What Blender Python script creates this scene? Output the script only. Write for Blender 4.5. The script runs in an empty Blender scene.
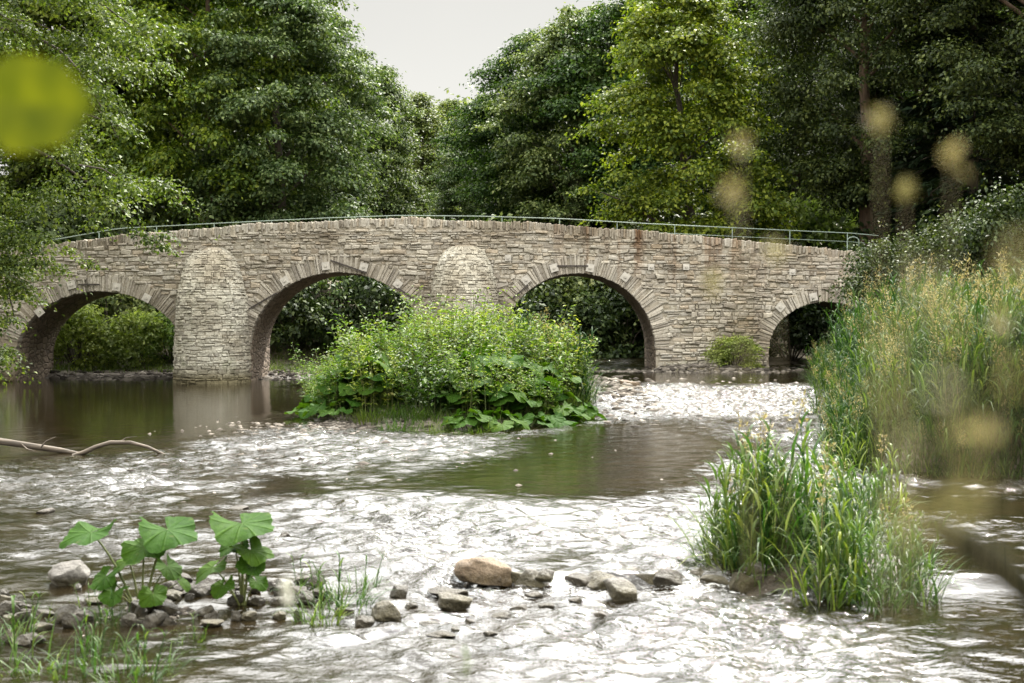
import bpy, math, random
import numpy as np

R = math.radians
rng = np.random.default_rng(7)
random.seed(7)
scene = bpy.context.scene
C = scene.collection
F = 1422.0          # focal length in pixels of a 1024 wide frame (50 mm)
CAM_H = 2.3
HOR = 315.0

def P3(px, py, d):
    """point that lies d metres ahead of the viewpoint (used to survey the place from the photograph)"""
    return np.array([(px - 512.0) * d / F, d, CAM_H - (py - HOR) * d / F])

def sstep(a, b, x):
    t = np.clip((x - a) / (b - a), 0, 1)
    return t * t * (3 - 2 * t)

_np_rng = np.random.default_rng(11)
_NW = [( _np_rng.uniform(0, 2 * np.pi, 10), _np_rng.uniform(0, 2 * np.pi, 10), _np_rng.uniform(.6, 1.8, 10)) for _ in range(12)]
def noise2(x, y, scale=1.0, k=0):
    """smooth pseudo random field about -1..1"""
    ang, ph, f = _NW[k % 12]
    s = 0
    for a, p, q in zip(ang, ph, f):
        s = s + np.sin((x * np.cos(a) + y * np.sin(a)) * scale * q + p + 1.3 * np.sin((x * np.sin(a) - y * np.cos(a)) * scale * q * .7 + p * 2))
    return s / 4.5

# ------------------------------------------------------------------ mesh helpers
def mesh_np(name, V, Fc, smooth=True):
    V = np.asarray(V, dtype=np.float32).reshape(-1, 3)
    Fc = np.asarray(Fc, dtype=np.int32)
    n = Fc.shape[1]
    me = bpy.data.meshes.new(name)
    me.vertices.add(len(V)); me.vertices.foreach_set('co', V.ravel())
    me.loops.add(Fc.size); me.loops.foreach_set('vertex_index', Fc.ravel())
    me.polygons.add(len(Fc))
    me.polygons.foreach_set('loop_start', np.arange(0, Fc.size, n, dtype=np.int32))
    me.update(calc_edges=True)
    me.polygons.foreach_set('use_smooth', np.full(len(Fc), smooth, dtype=bool))
    me.validate()
    return me

class Q:
    """collects quads"""
    def __init__(s): s.v = []; s.f = []; s.n = 0
    def add(s, V, Fc):
        V = np.asarray(V, dtype=float).reshape(-1, 3); Fc = np.asarray(Fc, dtype=int).reshape(-1, 4)
        s.v.append(V); s.f.append(Fc + s.n); s.n += len(V)
    def mesh(s, name, smooth=True):
        return mesh_np(name, np.concatenate(s.v), np.concatenate(s.f), smooth)

def tube(q, pts, rad, sides=7, cap=True):
    pts = np.asarray(pts, float); rad = np.asarray(rad, float); n = len(pts)
    t = np.gradient(pts, axis=0); t /= np.linalg.norm(t, axis=1)[:, None] + 1e-9
    ref = np.array([0, 0, 1.0]) if abs(t[0, 2]) < .8 else np.array([1.0, 0, 0])
    V = []
    u = np.cross(t[0], ref); u /= np.linalg.norm(u)
    for i in range(n):
        u = u - t[i] * np.dot(u, t[i]); u /= np.linalg.norm(u) + 1e-9
        w = np.cross(t[i], u)
        a = np.arange(sides) * 2 * np.pi / sides
        V.append(pts[i] + rad[i] * (np.cos(a)[:, None] * u + np.sin(a)[:, None] * w))
    V = np.concatenate(V)
    f = []
    for i in range(n - 1):
        for j in range(sides):
            k = (j + 1) % sides
            f.append((i * sides + j, i * sides + k, (i + 1) * sides + k, (i + 1) * sides + j))
    if cap:
        for c in (0, n - 1):
            V = np.vstack([V, pts[c]])
            ci = len(V) - 1
            for j in range(0, sides):
                k = (j + 1) % sides
                m = (j + .5)
                f.append((ci, c * sides + j, c * sides + k, ci) if False else (c * sides + j, c * sides + k, ci, ci))
        f = [x for x in f if len(set(x)) == 4] + []
        # end discs as a fan of quads
        for c in (0, n - 1):
            ci = n * sides + (0 if c == 0 else 1)
            for j in range(0, sides - 1, 2):
                f.append((c * sides + j, c * sides + (j + 1) % sides, c * sides + (j + 2) % sides, ci))
    q.add(V, f)

def box(q, c, s, rot=None):
    c = np.asarray(c, float); s = np.asarray(s, float) / 2
    V = np.array([[x, y, z] for x in (-1, 1) for y in (-1, 1) for z in (-1, 1)], float) * s
    if rot is not None: V = V @ np.asarray(rot).T
    q.add(V + c, [(0, 1, 3, 2), (4, 6, 7, 5), (0, 4, 5, 1), (2, 3, 7, 6), (0, 2, 6, 4), (1, 5, 7, 3)])

def roty(a):
    c, s = math.cos(a), math.sin(a)
    return np.array([[c, 0, s], [0, 1, 0], [-s, 0, c]])

def unit(v): return v / (np.linalg.norm(v, axis=-1, keepdims=True) + 1e-9)

def leaf_cards(q, P, N, A, L, W, droop=.15, fold=.12):
    """leaf shaped faces: base, side, tip, side"""
    n = len(P)
    A = unit(A - N * np.sum(A * N, axis=1, keepdims=True)); S = np.cross(N, A)
    L = np.broadcast_to(np.asarray(L, float), (n,))[:, None]; W = np.broadcast_to(np.asarray(W, float), (n,))[:, None]
    V = np.stack([P, P + A * L * .45 + S * W * .5 + N * fold * L * .5, P + A * L - N * droop * L, P + A * L * .45 - S * W * .5 + N * fold * L * .5], axis=1).reshape(-1, 3)
    Fc = np.arange(4 * n).reshape(n, 4)
    q.add(V, Fc)

def blade_strips(q, B, D, L, W, curve, seg=5, up=1.0):
    """grass blades: base B, lean direction D (horizontal unit), length, width, curvature"""
    n = len(B)
    L = np.asarray(L)[:, None]; W = np.asarray(W); curve = np.asarray(curve)[:, None]
    S = np.cross(D, np.array([0, 0, 1.0])); S = unit(S)
    tw = rng.uniform(-.6, .6, n)[:, None]
    S = unit(S + D * tw)
    pts = []
    for i in range(seg + 1):
        t = i / seg
        ang = .12 + curve * t ** 1.4     # angle from vertical
        if i == 0: p = B.copy()
        else: p = p + (D * np.sin(ang) + np.array([0, 0, 1.0]) * np.cos(ang)) * L / seg
        w = (W * (1 - t ** 2.2) * (.55 + .45 * min(1, t * 4)) + .0008)[:, None]
        pts.append(np.stack([p - S * w * .5, p + S * w * .5], axis=1))
    V = np.stack(pts, axis=1)                  # n, seg+1, 2, 3
    base = (np.arange(n) * (seg + 1) * 2)[:, None]
    f = np.array([[2 * i, 2 * i + 1, 2 * i + 3, 2 * i + 2] for i in range(seg)])
    Fc = (base[:, :, None] + f[None]).reshape(-1, 4)
    q.add(V.reshape(-1, 3), Fc)

# ------------------------------------------------------------------ object helpers
def link(o, parent=None):
    C.objects.link(o)
    if parent is not None: o.parent = parent
    return o

def part(name, me, mat, parent, label=None):
    o = bpy.data.objects.new(name, me)
    if mat is not None and not me.materials: me.materials.append(mat)
    link(o, parent)
    if label: o['label'] = label
    return o

def tag(o, label, cat, group=None, kind=None):
    if label: o['label'] = label
    if cat: o['category'] = cat
    if group: o['group'] = group
    if kind: o['kind'] = kind
    return o

def thing(name, label, cat, loc=(0, 0, 0), rz=0, group=None):
    o = bpy.data.objects.new(name, None); link(o)
    o.location = loc; o.rotation_euler = (0, 0, rz)
    o.empty_display_size = .2
    return tag(o, label, cat, group)

def solid(name, me, mat, label, cat, loc=(0, 0, 0), rz=0, group=None):
    o = part(name, me, mat, None); o.location = loc; o.rotation_euler = (0, 0, rz)
    return tag(o, label, cat, group)

def structure(name, me, mat):
    o = part(name, me, mat, None); o['kind'] = 'structure'; return o

def copy_tree(o, loc, rz=0, sc=1, label=None, group=None, parent=None):
    c = o.copy(); C.objects.link(c)
    if parent is not None: c.parent = parent
    else:
        c.location = loc; c.rotation_euler = (0, 0, rz)
        c.scale = sc if hasattr(sc, '__len__') else (sc, sc, sc)
        if label: c['label'] = label
        if group: c['group'] = group
    for ch in o.children: copy_tree(ch, None, parent=c)
    return c

def place(o, loc, rz=0, sc=1, label=None, group=None):
    o.location = loc; o.rotation_euler = (0, 0, rz)
    o.scale = sc if hasattr(sc, '__len__') else (sc, sc, sc)
    if label: o['label'] = label
    if group: o['group'] = group
    return o

class Proto:
    """first use moves the built object, later uses copy it"""
    def __init__(s, o): s.o = o; s.used = False
    def put(s, loc, rz=0, sc=1, label=None, group=None):
        loc = tuple(float(v) for v in loc)
        if not s.used:
            s.used = True; return place(s.o, loc, rz, sc, label, group)
        return copy_tree(s.o, loc, rz, sc, label, group)

# ------------------------------------------------------------------ materials
def new_mat(name):
    m = bpy.data.materials.new(name); m.use_nodes = True
    nt = m.node_tree; b = nt.nodes['Principled BSDF']
    return m, nt, b

def ramp(nt, stops, fac):
    n = nt.nodes.new('ShaderNodeValToRGB')
    el = n.color_ramp.elements
    while len(el) < len(stops): el.new(.5)
    for e, (p, c) in zip(el, stops):
        e.position = p; e.color = (*c, 1)
    nt.links.new(fac, n.inputs['Fac'])
    return n.outputs['Color']

def noise_node(nt, scale, detail=4, vec=None, rough=.55):
    n = nt.nodes.new('ShaderNodeTexNoise'); n.inputs['Scale'].default_value = scale
    n.inputs['Detail'].default_value = detail; n.inputs['Roughness'].default_value = rough
    if vec is not None: nt.links.new(vec, n.inputs['Vector'])
    return n.outputs['Fac']

def mixc(nt, a, b, fac, mode='MIX'):
    n = nt.nodes.new('ShaderNodeMix'); n.data_type = 'RGBA'; n.blend_type = mode
    for sock, v in ((n.inputs[0], fac), (n.inputs[6], a), (n.inputs[7], b)):
        if hasattr(v, 'is_output'): nt.links.new(v, sock)
        elif isinstance(v, (int, float)): sock.default_value = v
        else: sock.default_value = (*v, 1)
    return n.outputs[2]

def math_node(nt, op, a, b=None, clamp=False):
    n = nt.nodes.new('ShaderNodeMath'); n.operation = op; n.use_clamp = clamp
    for i, v in enumerate((a, b)):
        if v is None: continue
        if hasattr(v, 'is_output'): nt.links.new(v, n.inputs[i])
        else: n.inputs[i].default_value = v
    return n.outputs[0]

def maprange(nt, v, a, b, c=0, d=1, smooth=False):
    n = nt.nodes.new('ShaderNodeMapRange')
    if smooth: n.interpolation_type = 'SMOOTHSTEP'
    nt.links.new(v, n.inputs[0])
    for i, x in enumerate((a, b, c, d)): n.inputs[1 + i].default_value = x
    return n.outputs[0]

def objcoord(nt, scale=None):
    t = nt.nodes.new('ShaderNodeTexCoord').outputs['Object']
    if scale is None: return t
    m = nt.nodes.new('ShaderNodeMapping'); m.inputs['Scale'].default_value = scale
    nt.links.new(t, m.inputs['Vector']); return m.outputs['Vector']

def bump(nt, b, h, strength=.5, dist=.02):
    n = nt.nodes.new('ShaderNodeBump'); n.inputs['Distance'].default_value = dist
    if hasattr(strength, 'is_output'): nt.links.new(strength, n.inputs['Strength'])
    else: n.inputs['Strength'].default_value = strength
    nt.links.new(h, n.inputs['Height']); nt.links.new(n.outputs['Normal'], b.inputs['Normal'])
    return n

def leaf_mat(name, stops, trans=.35, rough=.55, spec=.22, tint=.25, tcol=(1.5, 1.6, .7)):
    m, nt, b = new_mat(name)
    geo = nt.nodes.new('ShaderNodeNewGeometry')
    oi = nt.nodes.new('ShaderNodeObjectInfo')
    col = ramp(nt, stops, geo.outputs['Random Per Island'])
    # whole-plant tint
    hsv = nt.nodes.new('ShaderNodeHueSaturation')
    nt.links.new(col, hsv.inputs['Color'])
    nt.links.new(maprange(nt, oi.outputs['Random'], 0, 1, .5 - .03 * tint * 4, .5 + .02 * tint * 4), hsv.inputs['Hue'])
    nt.links.new(maprange(nt, oi.outputs['Random'], 0, 1, 1 + tint, 1 - tint), hsv.inputs['Value'])
    # patches within the plant
    n = noise_node(nt, .7, 2, objcoord(nt))
    col2 = mixc(nt, hsv.outputs['Color'], mixc(nt, hsv.outputs['Color'], (1.25, 1.15, .9), 1, 'MULTIPLY'), maprange(nt, n, .35, .65))
    nt.links.new(col2, b.inputs['Base Color'])
    b.inputs['Roughness'].default_value = rough
    b.inputs['Specular IOR Level'].default_value = spec
    if trans > 0:
        tr = nt.nodes.new('ShaderNodeBsdfTranslucent')
        nt.links.new(mixc(nt, col2, tcol, 1, 'MULTIPLY'), tr.inputs['Color'])
        mx = nt.nodes.new('ShaderNodeMixShader'); mx.inputs[0].default_value = trans
        out = nt.nodes['Material Output']
        nt.links.new(b.outputs[0], mx.inputs[1]); nt.links.new(tr.outputs[0], mx.inputs[2])
        nt.links.new(mx.outputs[0], out.inputs['Surface'])
    return m

M = {}
M['leaf_mid'] = leaf_mat('leaf_mid_green', [(0, (.014, .032, .006)), (.5, (.040, .078, .014)), (1, (.105, .160, .032))], trans=.28)
M['leaf_grey'] = leaf_mat('leaf_grey_green', [(0, (.022, .042, .012)), (.5, (.060, .100, .032)), (1, (.165, .215, .095))], trans=.26)
M['leaf_yellow'] = leaf_mat('leaf_yellow_green', [(0, (.020, .046, .005)), (.5, (.060, .108, .012)), (1, (.150, .205, .026))], trans=.33)
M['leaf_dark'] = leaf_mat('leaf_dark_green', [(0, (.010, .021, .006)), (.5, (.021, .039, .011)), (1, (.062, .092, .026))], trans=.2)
M['needle'] = leaf_mat('needle_dark_green', [(0, (.010, .022, .012)), (1, (.028, .048, .022))], trans=.1)
M['herb'] = leaf_mat('herb_green', [(0, (.030, .064, .010)), (.5, (.076, .134, .022)), (.9, (.140, .200, .040)), (1, (.20, .21, .07))], trans=.33)
M['bush_light'] = leaf_mat('bush_light_green', [(0, (.055, .095, .022)), (.5, (.115, .180, .045)), (1, (.19, .26, .09))], trans=.4)
M['butterbur'] = leaf_mat('butterbur_green', [(0, (.018, .052, .005)), (1, (.038, .092, .010))], trans=.24, rough=.65, spec=.08, tint=.12, tcol=(1.7, 1.7, .5))
_nt = M['butterbur'].node_tree; _b = _nt.nodes['Principled BSDF']
_src = _b.inputs['Base Color'].links[0].from_socket
_at = _nt.nodes.new('ShaderNodeAttribute'); _at.attribute_name = 'vein'
_bl = noise_node(_nt, 9, 5, objcoord(_nt), .7)
_c = mixc(_nt, _src, mixc(_nt, _src, (.6, .66, .6), 1, 'MULTIPLY'), maprange(_nt, _bl, .4, .65))
_c = mixc(_nt, _c, mixc(_nt, _c, (1.5, 1.35, 1.3), 1, 'MULTIPLY'), _at.outputs['Fac'])
_c = mixc(_nt, _c, (.11, .085, .03), maprange(_nt, noise_node(_nt, 5.5, 6, objcoord(_nt), .75), .62, .70, 0, .8))
_nt.links.new(_c, _b.inputs['Base Color'])
bump(_nt, _b, math_node(_nt, 'SUBTRACT', _bl, _at.outputs['Fac']), .6, .02)
M['grass'] = leaf_mat('grass_green', [(0, (.020, .052, .010)), (.6, (.046, .098, .018)), (1, (.120, .170, .045))], trans=.33, rough=.5, spec=.25)
M['grass_low'] = leaf_mat('low_grass_green', [(0, (.034, .070, .012)), (1, (.085, .135, .026))], trans=.35)
M['grass_bank'] = leaf_mat('reed_green', [(0, (.009, .028, .007)), (.6, (.024, .060, .014)), (1, (.085, .140, .035))], trans=.3, rough=.6, spec=.12)
M['seed'] = leaf_mat('seed_head_straw', [(0, (.14, .13, .05)), (.6, (.24, .22, .10)), (1, (.36, .33, .17))], trans=.35, tint=.1, tcol=(1.1, 1.05, .8))
M['near_leaf'] = leaf_mat('hazel_leaf_lime', [(0, (.10, .125, .003)), (1, (.115, .14, .004))], trans=.55, tint=.02, spec=.1, tcol=(1.4, 1.3, .15))
M['near_leaf_dark'] = leaf_mat('dry_blade_dark', [(0, (.010, .011, .006)), (1, (.016, .016, .008))], trans=.0, tint=.02, spec=.05, rough=.9)

def bark(name, c1, c2):
    m, nt, b = new_mat(name)
    n = noise_node(nt, 3, 6, objcoord(nt, (4, 4, .6)))
    nt.links.new(ramp(nt, [(.3, c1), (.7, c2)], n), b.inputs['Base Color'])
    b.inputs['Roughness'].default_value = .9
    bump(nt, b, n, .8, .05); return m
M['bark'] = bark('bark_grey_brown', (.028, .023, .017), (.085, .068, .05))
M['bark_red'] = bark('bark_red_brown', (.055, .036, .024), (.145, .098, .066))
M['stem'] = leaf_mat('plant_stem', [(0, (.06, .085, .03)), (1, (.13, .15, .06))], trans=0, tint=.1)
M['stem_dry'] = leaf_mat('dry_stem', [(0, (.16, .13, .07)), (1, (.28, .24, .14))], trans=0, tint=.1)
m, nt, b = new_mat('driftwood'); M['drift'] = m
n = noise_node(nt, 4, 6, objcoord(nt, (.5, 6, 6)))
nt.links.new(ramp(nt, [(.3, (.035, .028, .02)), (.7, (.15, .12, .09))], n), b.inputs['Base Color'])
b.inputs['Roughness'].default_value = .75; bump(nt, b, n, .6, .02)

_nt = M['near_leaf'].node_tree; _b = _nt.nodes['Principled BSDF']
_src = _b.inputs['Base Color'].links[0].from_socket
_wv = _nt.nodes.new('ShaderNodeTexWave'); _wv.inputs['Scale'].default_value = 9; _wv.inputs['Distortion'].default_value = 3; _nt.links.new(objcoord(_nt, (1, 5, 5)), _wv.inputs['Vector'])
_c = mixc(_nt, _src, mixc(_nt, _src, (.55, .62, .5), 1, 'MULTIPLY'), maprange(_nt, noise_node(_nt, 28, 3, objcoord(_nt)), .35, .65))
_c = mixc(_nt, _c, mixc(_nt, _c, (.75, .8, .7), 1, 'MULTIPLY'), _wv.outputs['Fac'])
_nt.links.new(_c, _b.inputs['Base Color'])
for _n in _nt.nodes:
    if _n.bl_idname == 'ShaderNodeBsdfTranslucent': _nt.links.new(mixc(_nt, _c, (1.4, 1.3, .15), 1, 'MULTIPLY'), _n.inputs['Color'])
# masonry
def stone_mat(name, stops, dirt=True):
    m, nt, b = new_mat(name)
    geo = nt.nodes.new('ShaderNodeNewGeometry')
    oc = objcoord(nt)
    col = ramp(nt, stops, geo.outputs['Random Per Island'])
    big = noise_node(nt, .45, 4, oc)
    col = mixc(nt, col, mixc(nt, col, (.60, .56, .51), 1, 'MULTIPLY'), maprange(nt, big, .44, .66))
    fine = noise_node(nt, 14, 6, oc, .7)
    col = mixc(nt, col, mixc(nt, col, (.58, .55, .50), 1, 'MULTIPLY'), maprange(nt, fine, .45, .7))
    if dirt:
        # rusty streaks that run down from the coping
        st = noise_node(nt, 1.0, 3, objcoord(nt, (2.2, 2.2, .12)))
        sep = nt.nodes.new('ShaderNodeSeparateXYZ'); nt.links.new(oc, sep.inputs[0])
        reg = math_node(nt, 'MULTIPLY', maprange(nt, sep.outputs[0], .3, 2.5, 0, 1, True), maprange(nt, sep.outputs[0], 8, 11, 1, .3, True))
        top = maprange(nt, sep.outputs[2], 2.6, 5.2, 0, 1)
        f = math_node(nt, 'MULTIPLY', math_node(nt, 'MULTIPLY', maprange(nt, st, .5, .68), reg), top)
        col = mixc(nt, col, mixc(nt, col, (.50, .32, .20), 1, 'MULTIPLY'), f)
        moss = math_node(nt, 'MULTIPLY', maprange(nt, noise_node(nt, 1.3, 5, oc, .65), .55, .72), maprange(nt, sep.outputs[2], 0, 3.2, 1, .15))
        col = mixc(nt, col, (.10, .115, .045), math_node(nt, 'MULTIPLY', moss, .75))
        wet = maprange(nt, math_node(nt, 'ADD', sep.outputs[2], math_node(nt, 'MULTIPLY', big, .8)), .45, 1.15, 1, 0, True)
        col = mixc(nt, col, mixc(nt, col, (.34, .31, .22), 1, 'MULTIPLY'), wet)
    nt.links.new(col, b.inputs['Base Color'])
    b.inputs['Roughness'].default_value = .92
    b.inputs['Specular IOR Level'].default_value = .25
    bump(nt, b, fine, .7, .03)
    return m
STOPS = [(0, (0.286, 0.254, 0.213)), (.12, (0.403, 0.370, 0.319)), (.4, (0.520, 0.482, 0.410)), (.62, (0.456, 0.428, 0.380)), (.8, (0.573, 0.528, 0.445)), (.93, (0.478, 0.408, 0.319)), (1, (0.350, 0.307, 0.253))]
M['stone'] = stone_mat('rubble_stone', STOPS)
M['stone_cut'] = stone_mat('cutwater_stone', [(0, (0.288, 0.271, 0.231)), (.2, (0.443, 0.423, 0.363)), (.6, (0.536, 0.515, 0.440)), (1, (0.597, 0.575, 0.495))])
M['stone_vous'] = stone_mat('voussoir_stone', [(0, (0.286, 0.259, 0.223)), (.3, (0.424, 0.391, 0.339)), (.7, (0.509, 0.471, 0.405)), (1, (0.573, 0.528, 0.455))])
M['mortar'] = stone_mat('wall_mortar', [(0, (0.382, 0.344, 0.279)), (1, (0.424, 0.381, 0.314))])
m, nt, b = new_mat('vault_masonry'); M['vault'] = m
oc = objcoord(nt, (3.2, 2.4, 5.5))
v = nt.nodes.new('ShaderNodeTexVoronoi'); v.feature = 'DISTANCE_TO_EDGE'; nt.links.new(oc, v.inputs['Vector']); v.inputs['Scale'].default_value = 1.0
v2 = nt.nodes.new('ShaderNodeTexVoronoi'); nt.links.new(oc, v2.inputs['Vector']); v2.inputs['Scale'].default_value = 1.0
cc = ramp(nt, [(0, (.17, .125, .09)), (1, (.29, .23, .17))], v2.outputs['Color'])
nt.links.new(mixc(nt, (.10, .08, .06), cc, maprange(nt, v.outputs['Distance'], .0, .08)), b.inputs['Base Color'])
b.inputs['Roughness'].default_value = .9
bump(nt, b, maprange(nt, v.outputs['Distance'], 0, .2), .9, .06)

def simple(name, col, rough=.5, metal=0, var=.15):
    m, nt, b = new_mat(name)
    n = noise_node(nt, 8, 4, objcoord(nt))
    d = tuple(c * (1 - var) for c in col); u = tuple(min(1, c * (1 + var)) for c in col)
    nt.links.new(ramp(nt, [(.3, d), (.7, u)], n), b.inputs['Base Color'])
    b.inputs['Roughness'].default_value = rough; b.inputs['Metallic'].default_value = metal
    return m
M['plate'] = simple('pale_painted_iron', (.50, .47, .42), .6)
M['bar'] = simple('dark_iron', (.06, .05, .045), .6, .4)
M['rail'] = simple('galvanised_rail', (.17, .22, .19), .55, .2)
M['petal'] = simple('white_petal', (.7, .7, .62), .6)

def rock_mat(name, c1, c2, c3):
    m, nt, b = new_mat(name)
    oc = objcoord(nt)
    n = noise_node(nt, 5, 8, oc, .65); n2 = noise_node(nt, 22, 5, oc, .7)
    col = ramp(nt, [(.3, c1), (.5, c2), (.7, c3)], n)
    col = mixc(nt, col, mixc(nt, col, (.5, .5, .48), 1, 'MULTIPLY'), maprange(nt, n2, .5, .7))
    # wet, algae stained foot
    geo = nt.nodes.new('ShaderNodeNewGeometry'); sep = nt.nodes.new('ShaderNodeSeparateXYZ'); nt.links.new(geo.outputs['Position'], sep.inputs[0])
    wet = maprange(nt, math_node(nt, 'ADD', sep.outputs[2], math_node(nt, 'MULTIPLY', n, .06)), .03, .09, 1, 0, True)
    col = mixc(nt, col, mixc(nt, col, (.42, .38, .22), 1, 'MULTIPLY'), wet)
    nt.links.new(col, b.inputs['Base Color'])
    nt.links.new(maprange(nt, wet, 0, 1, .75, .5), b.inputs['Roughness'])
    bump(nt, b, math_node(nt, 'ADD', n2, n), .9, .05); return m
M['rock_tan'] = rock_mat('rock_tan', (.075, .052, .030), (.165, .118, .074), (.29, .22, .15))
M['rock_olive'] = rock_mat('rock_olive', (.05, .045, .025), (.10, .088, .05), (.19, .175, .12))
M['rock_grey'] = rock_mat('rock_grey', (.09, .083, .075), (.155, .145, .13), (.25, .235, .21))
M['rock_dark'] = rock_mat('rock_dark', (.04, .036, .03), (.075, .065, .055), (.14, .125, .11))

m, nt, b = new_mat('gravel_stones'); M['gravel'] = m
geo = nt.nodes.new('ShaderNodeNewGeometry')
nt.links.new(ramp(nt, [(0, (.035, .031, .027)), (.4, (.085, .075, .064)), (.8, (.155, .138, .118)), (1, (.25, .225, .195))], geo.outputs['Random Per Island']), b.inputs['Base Color'])
b.inputs['Roughness'].default_value = .9; b.inputs['Specular IOR Level'].default_value = .05

m, nt, b = new_mat('ground_soil_grass'); M['ground'] = m
oc = objcoord(nt)
geo = nt.nodes.new('ShaderNodeNewGeometry'); sep = nt.nodes.new('ShaderNodeSeparateXYZ'); nt.links.new(geo.outputs['Position'], sep.inputs[0])
n1 = noise_node(nt, .8, 6, oc); n2 = noise_node(nt, 9, 5, oc, .7)
soil = ramp(nt, [(.3, (.045, .036, .022)), (.55, (.085, .07, .042)), (.75, (.06, .085, .025))], n1)
vv = nt.nodes.new('ShaderNodeTexVoronoi'); vv.inputs['Scale'].default_value = 11; nt.links.new(oc, vv.inputs['Vector'])
grav = ramp(nt, [(0, (.06, .05, .04)), (.5, (.13, .11, .088)), (1, (.22, .195, .16))], vv.outputs['Color'])
hh = math_node(nt, 'ADD', sep.outputs[2], math_node(nt, 'MULTIPLY', n1, .3))
gcol = mixc(nt, grav, soil, maprange(nt, hh, .48, .70, 0, 1, True))
wet = maprange(nt, hh, .12, .34, 1, 0, True)
nt.links.new(mixc(nt, gcol, mixc(nt, gcol, (.32, .29, .25), 1, 'MULTIPLY'), wet), b.inputs['Base Color'])
nt.links.new(maprange(nt, wet, 0, 1, .95, .45), b.inputs['Roughness'])
b.inputs['Roughness'].default_value = .95
bump(nt, b, n2, .8, .06)

# ------------------------------------------------------------------ river layout
def right_bank(y):  # x of the right bank's edge
    up = 5.0 + (y - 20) * .20
    return np.where(y > 19.2, up + (1 - sstep(19.2, 21.2, y)) * 4, 9.0 + 0 * y)
def left_bank(y): return -.36 * y - 1.6
ISL = (-1.38, 33.5, 3.55, 5.6)      # island ellipse
def isl_r(x, y):
    wob = 1 + .10 * noise2(x, y, .6, 3)
    return np.sqrt(((x - ISL[0]) / ISL[2]) ** 2 + ((y - ISL[1]) / ISL[3]) ** 2) * wob

def water_z(x, y):
    lo = -.11 * (1 - sstep(12.45, 12.75, y + .10 * noise2(x, y * 0, 1.6, 5))) * sstep(-1.2, .2, x)
    lo = lo - .11 * (1 - sstep(11.0, 13.2, y)) * (1 - sstep(-1.2, .2, x))
    hi = .4 * sstep(30.5, 38.8, y) * sstep(-3.2, .6, x)
    return lo + hi

def ground_z(x, y):
    wz = water_z(x, y)
    bed = wz - .35
    # side banks
    dl = left_bank(y) - x; dr = x - right_bank(y)
    zl = sstep(-.5, 2.5, dl) * 1.3 + np.clip(dl - 2, 0, None) * .12
    zr = sstep(-.6, 1.6, dr) * 1.25 + np.clip(dr - 1.5, 0, None) * .10
    z = bed + np.maximum(zl, zr)
    # river bends away behind the bridge
    back_l = sstep(51.0, 53.5, y + .5 * noise2(x, y, .7, 2)) * (1 - sstep(-5.5, -1.5, x - (y - 52) * .10))
    z = z + back_l * (.55 + sstep(54, 62, y) * 1.6)
    back_r = sstep(52, 56, y) * sstep(5.2, 7.5, x)
    z = z + back_r * (.5 + sstep(56, 64, y) * 1.2)
    far = sstep(65, 70, y + .6 * noise2(x, y, .4, 1)) * (1 - .0 * x)
    z = z + far * 1.8
    hill = np.clip(y - 85, 0, 400) * .05 + np.clip(np.abs(x) - 35, 0, 200) * .10 * sstep(40, 90, y)
    z = z + hill
    # gravel bar at the foot of the right piers
    z = np.maximum(z, wz - .35 + .52 * np.exp(-(((x - 6.7) / 2.4) ** 4 + ((y - 48.6) / 1.5) ** 4)))
    z = np.maximum(z, wz - .35 + .49 * np.exp(-(((x + 8.0) / 1.6) ** 4 + ((y - 54.0) / 3.0) ** 4)))
    # island
    r = isl_r(x, y)
    z = np.maximum(z, wz - .35 + .9 * (1 - sstep(.45, 1.18, r)))
    # shingle fringe before and beside the island
    z = np.maximum(z, wz - .35 + .43 * np.exp(-(((x + 3.6) / 1.3) ** 2 + ((y - 29.3) / 2.0) ** 2)))
    z = np.maximum(z, wz - .35 + .40 * np.exp(-(((x - 2.9) / 1.2) ** 2 + ((y - 37.0) / 5.0) ** 2)))
    # grass islet, near left shoal
    z = np.maximum(z, wz - .35 + .42 * np.exp(-(((x - 2.95) / 1.2) ** 4 + ((y - 12.9) / 1.2) ** 4)))
    z = np.maximum(z, wz - .35 + .345 * np.exp(-(((x + 3.0) / 1.5) ** 4 + ((y - 11.3) / .8) ** 4)))
    # the bank the viewer stands on
    z = np.maximum(z, -.5 + 1.25 * (1 - sstep(1.2, 4.2, y + .4 * noise2(x, y, .9, 4))))
    # approach ramps at both ends of the bridge
    z = np.maximum(z, -.8 + 4.8 * (1 - sstep(-22.5, -18.8, x)) * np.exp(-((y - 51) / 4.5) ** 4))
    z = np.maximum(z, -.8 + 4.3 * sstep(13.0, 17.0, x) * np.exp(-((y - 51) / 4.5) ** 4))
    return z + .05 * noise2(x, y, 2.2, 6) * sstep(-.2, .4, z)

def gz(x, y): return float(ground_z(np.array([float(x)]), np.array([float(y)]))[0])

def spread(a, b, step, far, nfar):
    core = np.arange(a, b + step, step)
    k = np.linspace(0, 1, nfar + 1)[1:] ** 2.2
    return np.concatenate([(a - far * k)[::-1], core, b + far * k])
gx = spread(-24, 20, .25, 500, 26); gy = np.concatenate([-(np.linspace(0, 1, 12)[1:] ** 2 * 60)[::-1] + 0, np.arange(0, 72, .25), 72 + np.linspace(0, 1, 30) ** 2 * 500])
X, Y = np.meshgrid(gx, gy)
Z = ground_z(X, Y)
ny, nx = X.shape
idx = np.arange(ny * nx).reshape(ny, nx)
Fg = np.stack([idx[:-1, :-1], idx[:-1, 1:], idx[1:, 1:], idx[1:, :-1]], -1).reshape(-1, 4)
structure('ground', mesh_np('ground', np.stack([X, Y, Z], -1), Fg), M['ground'])

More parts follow.
